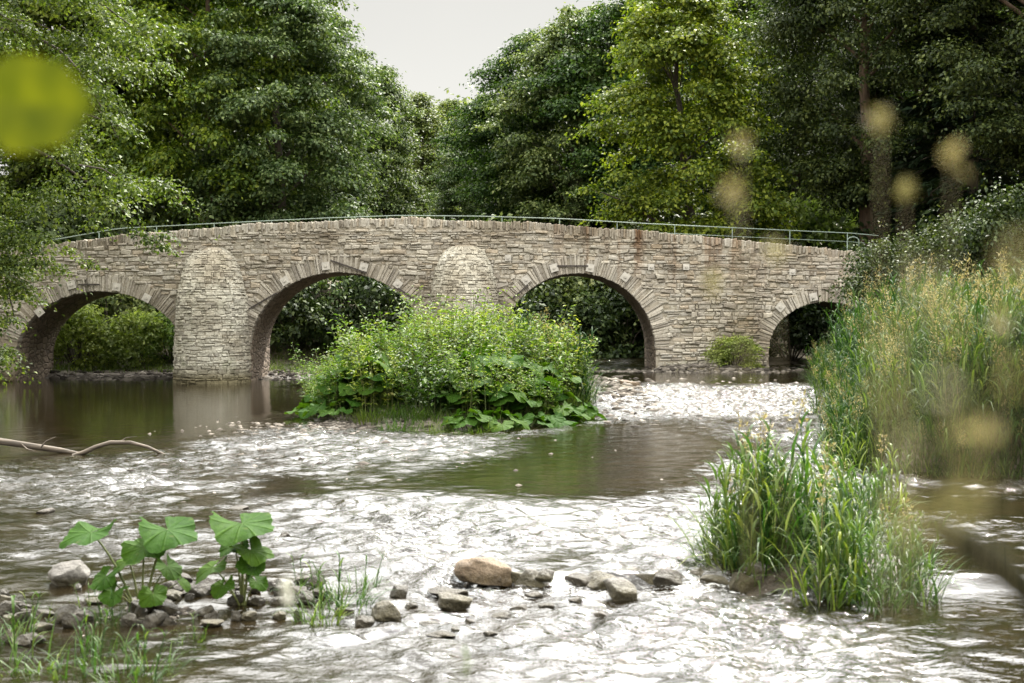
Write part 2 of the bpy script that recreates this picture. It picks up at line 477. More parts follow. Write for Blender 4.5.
# ------------------------------------------------------------------ water
def poly_mask(poly, x, y, soft):
    poly = np.asarray(poly); n = len(poly)
    inside = np.zeros(x.shape, bool); d = np.full(x.shape, 1e9)
    for i in range(n):
        x1, y1 = poly[i]; x2, y2 = poly[(i + 1) % n]
        c = ((y1 > y) != (y2 > y)) & (x < (x2 - x1) * (y - y1) / (y2 - y1 + 1e-12) + x1)
        inside ^= c
        t = np.clip(((x - x1) * (x2 - x1) + (y - y1) * (y2 - y1)) / ((x2 - x1) ** 2 + (y2 - y1) ** 2), 0, 1)
        d = np.minimum(d, np.hypot(x - x1 - t * (x2 - x1), y - y1 - t * (y2 - y1)))
    s = np.where(inside, d, -d)
    return sstep(-soft, soft, s)

def wp(px, py, z=0):
    d = F * (CAM_H - z) / (py - HOR); return ((px - 512) * d / F, d)

CALM = [wp(*p) for p in ((560, 426), (735, 422), (740, 460), (730, 484), (650, 498), (540, 508), (420, 500), (315, 491), (370, 474), (450, 455), (520, 438))]
POOL = [wp(*p) for p in ((-160, 462), (0, 466), (150, 452), (235, 434), (305, 414))] + [(-4.0, 36), (-6.5, 47.5), (-6.5, 60), (-26, 60), (-26, 30)]
UPPER = [(1.2, 39.4), (11, 39.8), (11, 49.5), (1.2, 49.5)]

def rough_water(x, y):
    xw = x + .35 * noise2(x, y, 1.1, 7); yw = y + .9 * noise2(x, y, .8, 8)
    a = np.full(x.shape, 1.0)
    # stronger, broken water on the riffles, smoother on the near run and the shaded margins
    a = a * (.72 + .28 * noise2(x, y, .45, 9) + .34 * noise2(x, y * .6, 1.3, 10) + .26 * noise2(x * .7, y * .5, 4.0, 11))
    near = 1 - sstep(11.0, 12.6, y)
    a = a * (1 - near) + near * (.55 + .2 * noise2(x, y, .9, 1))
    rightdark = sstep(2.3, 3.4, x) * (1 - sstep(17, 19, y))
    a = a * (1 - .62 * rightdark)
    leftdark = np.maximum((1 - sstep(-6.2, -3.2, x + (y - 12) * .12)) * (1 - sstep(16, 21, y)), (1 - sstep(-2.4, -1.0, x)) * (1 - sstep(12.5, 14.5, y)))
    a = a * (1 - .75 * leftdark)
    a = np.maximum(a, .9 * sstep(30.6, 31.8, y) * (1 - sstep(38, 39.5, y)) * sstep(1.6, 2.4, x))
    a = np.clip(a, .16, 1.25)
    for poly, v, s in ((CALM, .07, 1.7), (POOL, .035, 1.6), (UPPER, .08, .5)):
        m_ = poly_mask(poly, xw, yw, s)
        a = a * (1 - m_) + v * m_
    return a

_w = np.random.default_rng(21)
WAVES = []
for i in range(44):
    lam = math.exp(_w.uniform(math.log(.09), math.log(.75)))
    ang = _w.normal(math.pi / 2, .72)
    k = 2 * math.pi / lam
    WAVES.append((k * math.cos(ang), k * math.sin(ang), _w.uniform(0, 6.28), .076 / k))
def wave_z(x, y):
    u = x + .11 * np.sin(y * 2.1 + 1.2 * np.sin(x * 1.3)) + .02 * np.sin(x * 7 + y * 3); v = y + .13 * np.sin(x * 1.7 + np.sin(y * .9) * 2) + .02 * np.sin(y * 6 - x * 5)
    h = 0
    for kx, ky, p, A in WAVES: h = h + A * np.sin(kx * u + ky * v + p)
    return h

pr = np.concatenate([np.linspace(1500, 700, 40)[:-1], np.linspace(700, 400, 620)[:-1], np.linspace(400, 347.5, 200)])
wd = F * CAM_H / (pr - HOR)
# left pool and the reach behind the bridge need rows to y = 72
wt = np.linspace(-.60, .60, 760)
Yw = np.repeat(wd[:, None], len(wt), 1); Xw = Yw * wt[None]
amp = rough_water(Xw, Yw)
Zw = water_z(Xw, Yw) + amp * wave_z(Xw, Yw)
ny, nx = Xw.shape
idx = np.arange(ny * nx).reshape(ny, nx)
Fw = np.stack([idx[:-1, :-1], idx[:-1, 1:], idx[1:, 1:], idx[1:, :-1]], -1).reshape(-1, 4)
wme = mesh_np('river_water', np.stack([Xw, Yw, Zw], -1), Fw)
at = wme.attributes.new('turbulence', 'FLOAT', 'POINT')
at.data.foreach_set('value', np.clip(amp, 0, 2).astype(np.float32).ravel())
# white water: below the stone sill and on the steep riffles
sill = np.exp(-((Yw - 12.35) / .16) ** 2) * sstep(-1.0, .1, Xw) * (1 - sstep(2.0, 2.5, Xw))
foam = np.clip(sill * .9 + sstep(.8, 1.25, amp) * .35 + .5 * sstep(31, 33, Yw) * (1 - sstep(38, 40, Yw)) * sstep(1.6, 2.6, Xw) * sstep(.4, .9, amp), 0, 1)
at = wme.attributes.new('foam', 'FLOAT', 'POINT'); at.data.foreach_set('value', foam.astype(np.float32).ravel())

m, nt, b = new_mat('river_water'); M['water'] = m
oc = objcoord(nt)
ta = nt.nodes.new('ShaderNodeAttribute'); ta.attribute_name = 'turbulence'
fa = nt.nodes.new('ShaderNodeAttribute'); fa.attribute_name = 'foam'
n1 = noise_node(nt, 10.0, 3, objcoord(nt, (.75, 1.25, 1)), .6)
n2 = noise_node(nt, 30.0, 2, objcoord(nt, (1, 1.15, 1)), .5)
n3 = noise_node(nt, 1.6, 3, oc)
h = math_node(nt, 'ADD', n1, math_node(nt, 'MULTIPLY', n2, .15))
foamn = noise_node(nt, 16, 6, objcoord(nt, (.6, 1.3, 1)), .75)
ff = math_node(nt, 'MULTIPLY', maprange(nt, foamn, .53, .62), fa.outputs['Fac'], True)
deep = ramp(nt, [(.35, (.006, .005, .002)), (.65, (.014, .010, .0045))], n3)
nt.links.new(mixc(nt, deep, (.78, .79, .78), ff), b.inputs['Base Color'])
nt.links.new(math_node(nt, 'ADD', maprange(nt, ff, 0, 1, 0, .45), maprange(nt, ta.outputs['Fac'], .1, .6, .02, .05)), b.inputs['Roughness'])
b.inputs['IOR'].default_value = 1.5
bn = bump(nt, b, h, maprange(nt, ta.outputs['Fac'], 0, 1, .012, .8), .06)
structure('river_water', wme, m)

# ------------------------------------------------------------------ bridge
YF = 49.0; TH = 4.2; SC = 29.02
def bx(px): return (px - 512) / SC
def bz(py): return CAM_H - (py - HOR) / SC
_par = [(-260, 276), (-120, 263), (0, 250), (45, 244.5), (100, 238), (170, 231), (260, 224), (330, 220.5), (370, 218.5), (420, 218.5), (470, 220), (560, 225), (640, 231), (700, 236), (760, 242), (820, 248), (875, 252.5), (960, 260), (1080, 272)]
_pxs = np.array([bx(p[0]) for p in _par]); _pzs = np.array([bz(p[1]) for p in _par])
def top_z(x): return np.interp(x, _pxs, _pzs) + .025 * np.sin(np.asarray(x) * 2.3) * np.sin(np.asarray(x) * .9 + 1)
ARCH = []   # cx, half width, spring z, rise, ring
for l, r_, cy, sy, ring in ((14, 186, 291, 360, .62), (249, 427, 272, 350, .64), (500, 656, 273, 350, .62), (769, 884, 301.5, 350, .54)):
    ARCH.append((bx((l + r_) / 2), (r_ - l) / 2 / SC, bz(sy), (sy - cy) / SC, ring))
def arch_top(x):
    """underside of the masonry at x (or -inf where solid)"""
    z = np.full(np.shape(x), -9.0)
    for cx, hw, sz, rise, _ in ARCH:
        t = 1 - ((x - cx) / hw) ** 2
        z = np.where(t > 0, sz + rise * np.sqrt(np.clip(t, 0, 1)), z)
    return z
def in_arch(x, z, grow=0.0):
    r = np.zeros(np.shape(x), bool)
    for cx, hw, sz, rise, ring in ARCH:
        g = grow * ring
        e = ((x - cx) / (hw + g)) ** 2 + (np.maximum(z - sz, 0) / (rise + g)) ** 2
        gl = 0.0 if grow else 0.0
        r |= np.where(z >= sz, e < 1, np.abs(x - cx) < hw + gl)
    return r

def stone_blocks(q, u0, u1, v0, v1, w, fmap, back=.10, bevel=.018, jit=.012):
    """dressed or rubble stones given as rectangles in (u,v), w = how far each stands out"""
    n = len(u0)
    if n == 0: return
    def ring(du, dv, ww, j):
        cu = np.stack([u0 + du, u1 - du, u1 - du, u0 + du], 1) + rng.normal(0, j, (n, 4))
        cv = np.stack([v0 + dv, v0 + dv, v1 - dv, v1 - dv], 1) + rng.normal(0, j, (n, 4))
        cw = np.repeat(ww[:, None], 4, 1) + rng.normal(0, j * .6, (n, 4))
        return np.stack([cu, cv, cw], -1)
    bv = np.minimum(bevel, np.minimum(u1 - u0, v1 - v0) * .25)
    j2 = np.minimum(jit, np.minimum(u1 - u0, v1 - v0) * .12)[:, None]
    A = ring(0 * bv, 0 * bv, -np.full(n, back), 0)
    B = A.copy(); B[..., 2] = (w - bv * .9)[:, None]
    off = rng.normal(0, 1, (n, 4, 2)) * j2[..., None]
    uc, vc = (u0 + u1)[:, None] / 2, (v0 + v1)[:, None] / 2; rt = rng.normal(0, jit * 2.0, n)[:, None]
    off[..., 0] += -(A[..., 1] - vc) * rt; off[..., 1] += (A[..., 0] - uc) * np.clip(rt, -.1, .1)
    B[..., :2] += off; A[..., :2] += off
    D = ring(bv, bv, w, 0); D[..., :2] += off + rng.normal(0, .4, (n, 4, 2)) * j2[..., None]
    D[..., 2] += rng.normal(0, .006, (n, 4))
    V = np.concatenate([A, B, D], 1).reshape(-1, 3)      # 12 per stone
    V = fmap(V[:, 0], V[:, 1], V[:, 2])
    f = []
    for a in (0, 4):
        for k in range(4): f.append((a + k, a + (k + 1) % 4, a + 4 + (k + 1) % 4, a + 4 + k))
    f.append((8, 9, 10, 11))
    Fc = (np.arange(n) * 12)[:, None, None] + np.array(f)[None]
    q.add(V, Fc.reshape(-1, 4))

def courses(umin, umax, vmin, vmax, hr=(.07, .16), wr=(.14, .5), gap=.014, wob=.03):
    U0 = []; U1 = []; V0 = []; V1 = []
    v = vmin
    while v < vmax:
        hh = rng.uniform(*hr); u = umin - rng.uniform(0, .3)
        while u < umax:
            ww = rng.uniform(*wr) * (1 if rng.random() > .15 else .5)
            if rng.random() < .10 and hh > .1:      # two thin stones in the course
                c = hh * rng.uniform(.4, .6)
                for a_, b_ in ((0, c), (c, hh)):
                    U0.append(u); U1.append(u + ww - gap); V0.append(v + a_); V1.append(v + b_ - gap)
            else:
                U0.append(u); U1.append(u + ww - gap); V0.append(v + rng.normal(0, .006)); V1.append(v + hh - gap + rng.normal(0, .008))
            u += ww
        v += hh
    U0, U1, V0, V1 = map(np.array, (U0, U1, V0, V1))
    if wob:
        o = wob * noise2((U0 + U1) / 2, (V0 + V1) / 2, .9, 2)
        V0 = V0 + o; V1 = V1 + o
    return U0, U1, V0, V1

bridge = thing('stone_bridge', 'long humped rubble stone bridge with four round arches over the river', 'bridge', (0, 0, 0))
# --- core (mortar) with the vaults
xs = set(np.linspace(bx(-260), bx(1080), 150).tolist())
for cx, hw, sz, rise, _ in ARCH:
    xs |= set((cx + hw * np.sin(np.linspace(-np.pi / 2, np.pi / 2, 41))).tolist())
    xs |= {cx - hw - 1e-4, cx + hw + 1e-4}
xs = np.array(sorted(xs))
CO = .27                                   # coping height
core = Q(); vaults = [Q() for _ in ARCH]
yf, yb = YF + .05, YF + TH
for a, c in zip(xs[:-1], xs[1:]):
    mid = (a + c) / 2
    opening = arch_top(np.array([mid]))[0] > -5
    if c - a < 5e-4: 
        continue
    eps = 1e-5
    ba = arch_top(np.array([a + eps]))[0] if opening else -1.0
    bc = arch_top(np.array([c - eps]))[0] if opening else -1.0
    if opening:
        for cx, hw, sz, rise, _ in ARCH:
            if abs(mid - cx) < hw:
                ba = max(ba, sz); bc = max(bc, sz)
    ta_, tc = float(top_z(a)) - .1, float(top_z(c)) - .1
    core.add([(a, yf, ba), (c, yf, bc), (c, yf, tc), (a, yf, ta_)], [(0, 1, 2, 3)])
    core.add([(a, yb, ba), (c, yb, bc), (c, yb, tc), (a, yb, ta_)], [(0, 3, 2, 1)])
    # parapets and the carriageway between them
    core.add([(a, yf, ta_), (c, yf, tc), (c, yf + .4, tc), (a, yf + .4, ta_)], [(0, 1, 2, 3)])
    core.add([(a, yf + .4, ta_), (c, yf + .4, tc), (c, yf + .4, tc - .75), (a, yf + .4, ta_ - .75)], [(0, 1, 2, 3)])
    core.add([(a, yf + .4, ta_ - .75), (c, yf + .4, tc - .75), (c, yb - .4, tc - .75), (a, yb - .4, ta_ - .75)], [(0, 1, 2, 3)])
    core.add([(a, yb - .4, ta_ - .75), (c, yb - .4, tc - .75), (c, yb - .4, tc), (a, yb - .4, ta_)], [(0, 1, 2, 3)])
    core.add([(a, yb - .4, ta_), (c, yb - .4, tc), (c, yb, tc), (a, yb, ta_)], [(0, 1, 2, 3)])
    if opening:
        ai = min(range(len(ARCH)), key=lambda i: abs(mid - ARCH[i][0]))
        vaults[ai].add([(a, yf, ba), (c, yf, bc), (c, yb, bc), (a, yb, ba)], [(0, 3, 2, 1)])
for ai, (cx, hw, sz, rise, _) in enumerate(ARCH):
    for s in (-1, 1):
        x = cx + s * hw
        vaults[ai].add([(x, yf, -1), (x, yb, -1), (x, yb, sz), (x, yf, sz)], [(0, 1, 2, 3)])
part('wall_core', core.mesh('wall_core', False), M['mortar'], bridge)
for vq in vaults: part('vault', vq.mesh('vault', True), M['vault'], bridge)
# --- face stones
fmap = lambda u, v, w: np.stack([u, YF + .05 - w, v], -1)
q = Q()
U0, U1, V0, V1 = courses(bx(-240), bx(1060), -.6, 5.6, (.05, .17), (.10, .46), .018, .05)
um, vm = (U0 + U1) / 2, (V0 + V1) / 2
keep = (vm < top_z(um) - CO - .03)
for uu in (U0 + .02, um, U1 - .02):
    for vv_ in (V0, V1):
        keep &= ~in_arch(uu, vv_)
keep &= ~in_arch(um, vm, .8)
U0, U1, V0, V1 = U0[keep], U1[keep], V0[keep], V1[keep]
big = (um[keep] > bx(690)) & (um[keep] < bx(775)) & (vm[keep] < 3.0)
w = np.abs(rng.normal(.040, .026, len(U0))) + big * .02
stone_blocks(q, U0, U1, V0, V1, w, fmap, bevel=.030, jit=.030)
part('face_stonework', q.mesh('face_stonework', False), M['stone'], bridge)
# --- coping of upright stones
u = bx(-240); U0 = []; U1 = []
while u < bx(1060):
    ww = rng.uniform(.035, .11); U0.append(u); U1.append(u + ww - .008); u += ww
U0 = np.array(U0); U1 = np.array(U1); um = (U0 + U1) / 2
tz = top_z(um)
q = Q()
cm = lambda u, v, w: np.stack([u, YF + .30 - w, v], -1)
stone_blocks(q, U0, U1, tz - CO + rng.normal(0, .05, len(um)), tz + rng.normal(0, .015, len(um)) + .03 * noise2(um, um, 1.5, 3), .29 + rng.normal(0, .028, len(um)), cm, back=.22, jit=.02)
part('coping', q.mesh('coping', False), M['stone'], bridge)
# far parapet coping
q = Q()
cm2 = lambda u, v, w: np.stack([u, yb - .35 + w, v], -1)
stone_blocks(q, U0[::1], U1[::1], tz - CO, tz + rng.normal(0, .02, len(um)) - .05, .36 + rng.normal(0, .02, len(um)), cm2, back=.10)
part('coping', q.mesh('coping_far', False), M['stone'], bridge)
# --- arch rings
for cx, hw, sz, rise, ring in ARCH:
    th = np.linspace(-np.pi / 2 - .0, np.pi / 2, 400)
    ex = cx + hw * np.sin(th); ez = sz + rise * np.cos(th)
    s = np.concatenate([[0], np.cumsum(np.hypot(np.diff(ex), np.diff(ez)))])
    nxv = np.sin(th) / hw; nzv = np.cos(th) / rise; l_ = np.hypot(nxv, nzv); nxv /= l_; nzv /= l_
    def amap(u, v, w, s=s, ex=ex, ez=ez, nxv=nxv, nzv=nzv):
        a = np.interp(u, s, ex); c = np.interp(u, s, ez); d = np.interp(u, s, nxv); e = np.interp(u, s, nzv)
        return np.stack([a + d * v, YF + .05 - w, c + e * v], -1)
    u = 0; U0 = []; U1 = []
    while u < s[-1]:
        ww = rng.uniform(.05, .13); U0.append(u); U1.append(min(u + ww, s[-1]) - .012); u += ww
    U0, U1 = np.array(U0), np.array(U1)
    ok = U1 - U0 > .03; U0, U1 = U0[ok], U1[ok]
    n = len(U0)
    q = Q()
    stone_blocks(q, U0, U1, np.full(n, -.012), ring * rng.uniform(.72, 1.06, n), .036 + rng.normal(0, .022, n), amap, back=.35, jit=.012)
    part('arch_ring', q.mesh('arch_ring', False), M['stone_vous'], bridge)
# --- cutwaters
_cz = np.array([-1, 0, 1.4, 2.8, 3.4, 3.85, 4.2, 4.42, 4.55, 4.62])
_ca = np.array([1.36, 1.30, 1.26, 1.18, 1.08, .96, .82, .66, .48, .30])
_cb = np.array([1.75, 1.65, 1.55, 1.35, 1.12, .88, .62, .42, .25, .12])
for px, dz, sc, name_label in ((212.5, 0, 1.0, 'tall pale rounded cutwater standing in the pool'), (464, .09, .98, 'rounded cutwater half hidden behind the island plants')):
    cx = bx(px)
    def cmap(u, v, w, cx=cx, dz=dz, sc=sc):
        a = np.interp(v - dz, _cz, _ca) * sc; b_ = np.interp(v - dz, _cz, _cb)
        return np.stack([cx + (a + w) * np.sin(u), YF - (b_ + w) * np.cos(u) + .03, v], -1)
    q = Q()
    nu, nv = 25, 40
    uu = np.linspace(-np.pi / 2, np.pi / 2, nu); vv_ = np.linspace(-.9, 4.62 + dz, nv)
    UU, VV = np.meshgrid(uu, vv_)
    base = cmap(UU.ravel(), VV.ravel(), np.zeros(UU.size) - .02)
    idx = np.arange(UU.size).reshape(nv, nu)
    q.add(base, np.stack([idx[:-1, :-1], idx[:-1, 1:], idx[1:, 1:], idx[1:, :-1]], -1).reshape(-1, 4))
    k0 = q.n
    capv = np.vstack([base[idx[-1]], [[cx, YF, 4.64 + dz]]])
    q.add(capv, [(i, i + 1, i + 2, nu) for i in range(0, nu - 2, 2)])
    cutq = Q()
    U0, U1, V0, V1 = courses(-np.pi / 2, np.pi / 2, -.6, 4.55 + dz, (.07, .15), (.09, .30), .009, .02)
    um, vm = (U0 + U1) / 2, (V0 + V1) / 2
    keep = (np.abs(um) < np.pi / 2 + .05) & (V1 < 4.62 + dz)
    U0, U1, V0, V1 = U0[keep], U1[keep], V0[keep], V1[keep]
    stone_blocks(cutq, U0, U1, V0, V1, np.abs(rng.normal(.025, .016, len(U0))), cmap, back=.08, jit=.016, bevel=.018)
    cw = part('cutwater', cutq.mesh('cutwater', False), M['stone_cut'], bridge, name_label)
    part('mortar_bed', q.mesh('mortar_bed', True), M['mortar'], cw)
# --- anchor plates and tie bars
def tang(px, py):
    best = min(ARCH, key=lambda A: abs(bx(px) - A[0]))
    dx = (bx(px) - best[0]) / best[1]; dx = max(-.95, min(.95, dx))
    return math.atan2(best[3] * dx / math.sqrt(1 - dx * dx), best[1])
plates = [(40, 312), (72, 285), (117, 287), (147, 298), (285, 281), (326, 266), (364, 267), (398, 284), (526, 280), (554, 268), (590, 268), (625, 277), (780, 307), (813, 297)]
walls = [(651, 267), (686, 267), (792, 272), (508, 258), (160, 272)]
for i, (px, py) in enumerate(plates + walls):
    a = tang(px, py) if i < len(plates) else 0
    q = Q(); c = np.array([bx(px), YF - .045, bz(py)])
    s_ = .27 if i < len(plates) else .21
    box(q, c, (s_, .03, s_), roty(a))
    box(q, c + [0, -.035, 0], (.07, .04, .07), roty(a + .7))
    part('anchor_plate', q.mesh('anchor_plate', False), M['plate'], bridge)
for (x0, y0, x1, y1) in ((79, 284.5, 100, 284.5), (249, 309, 277, 293), (331, 260.5, 367, 273), (398, 288, 417, 301), (557, 266, 588, 266), (513, 298, 528, 285)):
    q = Q(); p0 = np.array([bx(x0), YF - .05, bz(y0)]); p1 = np.array([bx(x1), YF - .05, bz(y1)])
    d = p1 - p0
    box(q, (p0 + p1) / 2, (np.linalg.norm(d), .05, .05), roty(-math.atan2(d[2], d[0])))
    part('tie_bar', q.mesh('tie_bar', False), M['bar'], bridge)

# --- railing
rail = thing('metal_railing', 'thin grey metal railing running along the top of the stone bridge', 'railing', (0, 0, 0))
_rt = [(20, 246), (42, 242), (119, 228.5), (226, 223), (330, 218), (400, 215.6), (480, 216.4), (560, 218.7), (641, 223.5), (727, 227.6), (810, 231.5), (849, 233.2), (881, 236)]
YR = YF + .62
def rz_(px, off=0): return CAM_H - (np.interp(px, [p[0] for p in _rt], [p[1] for p in _rt]) - HOR) * YR / F - off
def rx_(px): return (px - 512) * YR / F
for off, nm in ((0, 'top_rail'), (.30, 'lower_rail')):
    q = Q(); pp = np.linspace(42, 878, 60)
    tube(q, np.stack([rx_(pp), np.full(60, YR), rz_(pp, off)], -1), np.full(60, .016 if off == 0 else .010), 6)
    part(nm, q.mesh(nm), M['rail'], rail)
for px in np.arange(42, 880, 57.5):
    q = Q(); x = rx_(px); z = rz_(px)
    tube(q, [(x, YR, float(top_z(x)) - .8), (x, YR, z - .4), (x, YR, z)], [.014] * 3, 6)
    part('post', q.mesh('post'), M['rail'], rail)
q = Q(); hx = rx_(852); hz = rz_(852) - .02
t = np.linspace(0, np.pi, 9)
tube(q, np.concatenate([[(hx - .2, YR - .1, hz - .5)], np.stack([hx - .2 * np.cos(t), np.full(9, YR - .1), hz - .25 + .14 * np.sin(t)], -1), [(hx + .2, YR - .1, hz - .5)]]), np.full(11, .02), 6)
part('end_hoop', q.mesh('end_hoop'), M['rail'], rail)

# ------------------------------------------------------------------ trees
def crown(q, centres, radii, per, leaf, wr=.62, flat=.62, out_from=None, up=.7, droop=.2, hang=0.0):
    for c, r in zip(centres, radii):
        n = int(per * (r ** 2))
        d = unit(rng.normal(size=(n, 3)))
        rr = r * rng.uniform(0, 1, n) ** .45 * (1 + .35 * rng.normal(size=n))
        dd = d * np.array([1, 1, flat])
        o_ = np.array([c[0], c[1], 0.0]) if out_from is None else np.array([c[0] - out_from[0], c[1] - out_from[1], 0.0])
        o_ = o_ / (np.linalg.norm(o_) + 1e-6)
        al = dd @ o_
        dd = dd + np.outer(al, o_) * .5 + np.outer(al, [0, 0, -.22])
        p = c + dd * rr[:, None]
        p[:, 2] -= hang * (np.hypot(p[:, 0] - c[0], p[:, 1] - c[1]) / r) ** 2 * r
        N = unit(np.array([0, 0, up]) + d * .55 + rng.normal(size=(n, 3)) * .45)
        A = unit(d * np.array([1, 1, .2]) + rng.normal(size=(n, 3)) * .6 + np.array([0, 0, -.25]))
        L = leaf * rng.uniform(.65, 1.3, n)
        leaf_cards(q, p, N, A, L, L * wr, droop)

def broadleaf(name, H, rad, trunk_r, leaf, nc, per, mat, barkm, crown_base=.22, lean=0.0, shape=.55, hang=.1, cr=(.13, .24), lim=16):
    """returns an Empty with trunk (> limbs in same mesh) and crown"""
    root = thing(name, '', 'tree')
    zb = H * crown_base
    cz = zb + (H - zb) * .5; hz_ = (H - zb) * .5
    cs = []; rs = []
    while len(cs) < nc:
        t = rng.uniform(-1, 1); ang = rng.uniform(0, 2 * np.pi)
        # radius profile: widest below the middle
        prof = math.sqrt(max(0, 1 - t * t)) * (1 - shape * .45 * (t + 1) / 2) * (1 + .25 * math.sin(ang * 3 + t * 4))
        k = rng.uniform(.25, 1) ** .5
        cs.append((rad * prof * k * math.cos(ang) + lean * (cz + hz_ * t) / H, rad * prof * k * math.sin(ang), cz + hz_ * t * (.92)))
        rs.append(rad * rng.uniform(*cr) * (1.25 - .35 * abs(t)) + .25)
        if rng.random() < .25:      # stray boughs that break the outline
            cs[-1] = (cs[-1][0] * 1.22, cs[-1][1] * 1.22, cs[-1][2] + .5); rs[-1] *= .6
    cs = np.array(cs); rs = np.array(rs) * .86
    q = Q(); crown(q, cs, rs, per, leaf, flat=.40, hang=hang)
    part('crown', q.mesh('crown'), mat, root)
    tq = Q()
    zt = np.linspace(-.4, H * .86, 12)
    wx = np.cumsum(rng.normal(0, .10, 12)); wy = np.cumsum(rng.normal(0, .10, 12)); wx -= wx[0]; wy -= wy[0]
    trunk = np.stack([wx + lean * np.clip(zt, 0, None) / H, wy, zt], -1)
    tr = trunk_r * (1 - zt / (H * .95)) ** .8 + .015; tr[0] *= 1.5; tr[1] *= 1.1
    tube(tq, trunk, tr, 9)
    order = rng.permutation(nc)[:lim]
    for i in order:
        c = cs[i]
        z0 = max(zb * .75, min(c[2] - abs(np.hypot(c[0], c[1])) * rng.uniform(.5, .9), H * .75))
        p0 = np.array([np.interp(z0, zt, trunk[:, j]) for j in range(3)])
        mid = p0 + (c - p0) * .5 + np.array([0, 0, .18 * np.linalg.norm(c - p0)]) + rng.normal(0, .15, 3)
        tt = np.linspace(0, 1, 7)[:, None]
        pts = (1 - tt) ** 2 * p0 + 2 * tt * (1 - tt) * mid + tt ** 2 * c
        r0 = float(np.interp(z0, zt, tr)) * .42
        tube(tq, pts, np.linspace(r0, .015, 7), 6)
    part('trunk', tq.mesh('trunk'), barkm, root)
    return root

def spruce(name, H, rad, mat):
    root = thing(name, '', 'tree')
    q = Q(); tq = Q()
    tube(tq, [(0, 0, -.4), (0, 0, H * .3), (0, 0, H * .7), (0, 0, H)], [.24, .18, .1, .02], 8)
    z = H * .10
    while z < H * .98:
        r = rad * (1 - z / H) ** .85 + .15
        nb = rng.integers(6, 9)
        for k in range(nb):
            a = rng.uniform(0, 6.28); rl = r * rng.uniform(.75, 1.1)
            n = int(26 * rl + 8)
            t = rng.uniform(.12, 1, n)
            dirv = np.array([math.cos(a), math.sin(a), 0]); sd = np.array([-math.sin(a), math.cos(a), 0])
            wv = (rng.uniform(-1, 1, n) * .28 * rl * (1.1 - t))
            p = dirv * (t * rl)[:, None] + sd * wv[:, None] + np.array([0, 0, 1.0]) * (z - .38 * rl * t ** 1.5 + .1 * rl * t ** 4 + rng.normal(0, .06, n))[:, None]
            N = unit(np.array([0, 0, 1.0]) + rng.normal(size=(n, 3)) * .35)
            A = unit(dirv + sd * np.sign(wv)[:, None] * .7 + np.array([0, 0, -.45]))
            L = rng.uniform(.25, .5, n)
            leaf_cards(q, p, N, A, L, L * .3, .2)
            tube(tq, [(0, 0, z), tuple(dirv * rl * .5 + [0, 0, z - .13 * rl]), tuple(dirv * rl * .9 + [0, 0, z - .3 * rl])], [.035, .02, .008], 4, cap=False)
        z += rng.uniform(.35, .6)
    part('crown', q.mesh('crown'), mat, root)
    part('trunk', tq.mesh('trunk'), M['bark'], root)
    return root

t_grey = Proto(broadleaf('broadleaf_tree', 18, 4.2, .32, .20, 215, 450, M['leaf_grey'], M['bark'], .10))
t_mid = Proto(broadleaf('broadleaf_tree', 18, 4.6, .34, .20, 205, 450, M['leaf_mid'], M['bark'], .14))
t_yel = Proto(broadleaf('broadleaf_tree', 17, 4.4, .30, .195, 195, 450, M['leaf_yellow'], M['bark_red'], .12))
t_dark = Proto(broadleaf('broadleaf_tree', 18, 4.4, .30, .14, 190, 700, M['leaf_dark'], M['bark_red'], .20))
t_col = Proto(broadleaf('tapering_tree', 16, 2.7, .24, .19, 150, 470, M['leaf_grey'], M['bark'], .06, shape=1.3, cr=(.18, .3)))
t_maple = Proto(broadleaf('maple_tree', 18, 4.3, .30, .21, 215, 450, M['leaf_yellow'], M['bark'], .08, lean=-1.6, lim=26))
t_spr = Proto(spruce('spruce_tree', 19, 3.4, M['needle']))

def on_ground(x, y, dz=-.15): return (x, y, gz(x, y) + dz)
def put_tree(proto, px, d, top_py, rz, wide=1.0, label=None, group=None, H=18.0):
    x = (px - 512) * d / F; g = gz(x, d)
    topz = CAM_H - (top_py - HOR) * d / F
    s = (topz - g) / H
    return proto.put((x, d, g - .1), rz, (s * wide, s * wide, s), label, group)

put_tree(t_mid, 110, 70, -170, .4, 1.0, 'tall mid green tree behind the left end of the bridge, partly hidden by overhanging branches')
put_tree(t_yel, 208, 65, -110, 1.9, .85, 'yellow green tree with slim red brown trunk behind the railing near the tall cutwater', H=17)
put_tree(t_grey, 282, 64, -40, 0, 1.0, 'tall silvery grey green tree behind the bridge between the first two arches')
put_tree(t_grey, 322, 71, 5, 2.2, .9, 'tall grey green tree whose top edges the open sky on the left')
put_tree(t_col, 386, 80, 60, .5, 1.0, 'pointed grey green tree standing left of the sky gap', H=16)
put_tree(t_col, 352, 86, 45, 2.5, 1.1, 'slim pointed tree just behind the tall grey green one at the sky edge', H=16)
put_tree(t_col, 418, 96, 88, 4.1, 1.25, 'small pointed tree at the bottom left of the sky gap', H=16)
put_tree(t_mid, 452, 118, 96, 3.0, .8, 'distant pale green tree at the lowest point of the skyline')
put_tree(t_grey, 487, 112, 90, 1.0, .8, 'distant grey tree just right of the lowest skyline point')
put_tree(t_grey, 470, 88, 128, 4.0, 1.1, 'low spreading grey green tree behind the crown of the bridge')
put_tree(t_mid, 530, 82, 28, 5.1, .95, 'tall dull green tree with ragged top right of the sky gap')
put_tree(t_grey, 572, 78, 4, 3.3, 1.0, 'tall dull green tree next to the bright maple, its top against the sky')
put_tree(t_mid, 640, 76, -40, .9, 1.0, 'tall tree standing directly behind the bright yellow green maple')
put_tree(t_maple, 705, 61, -25, .3, 1.0, 'bright yellow green maple with a leaning trunk behind the right half of the bridge')
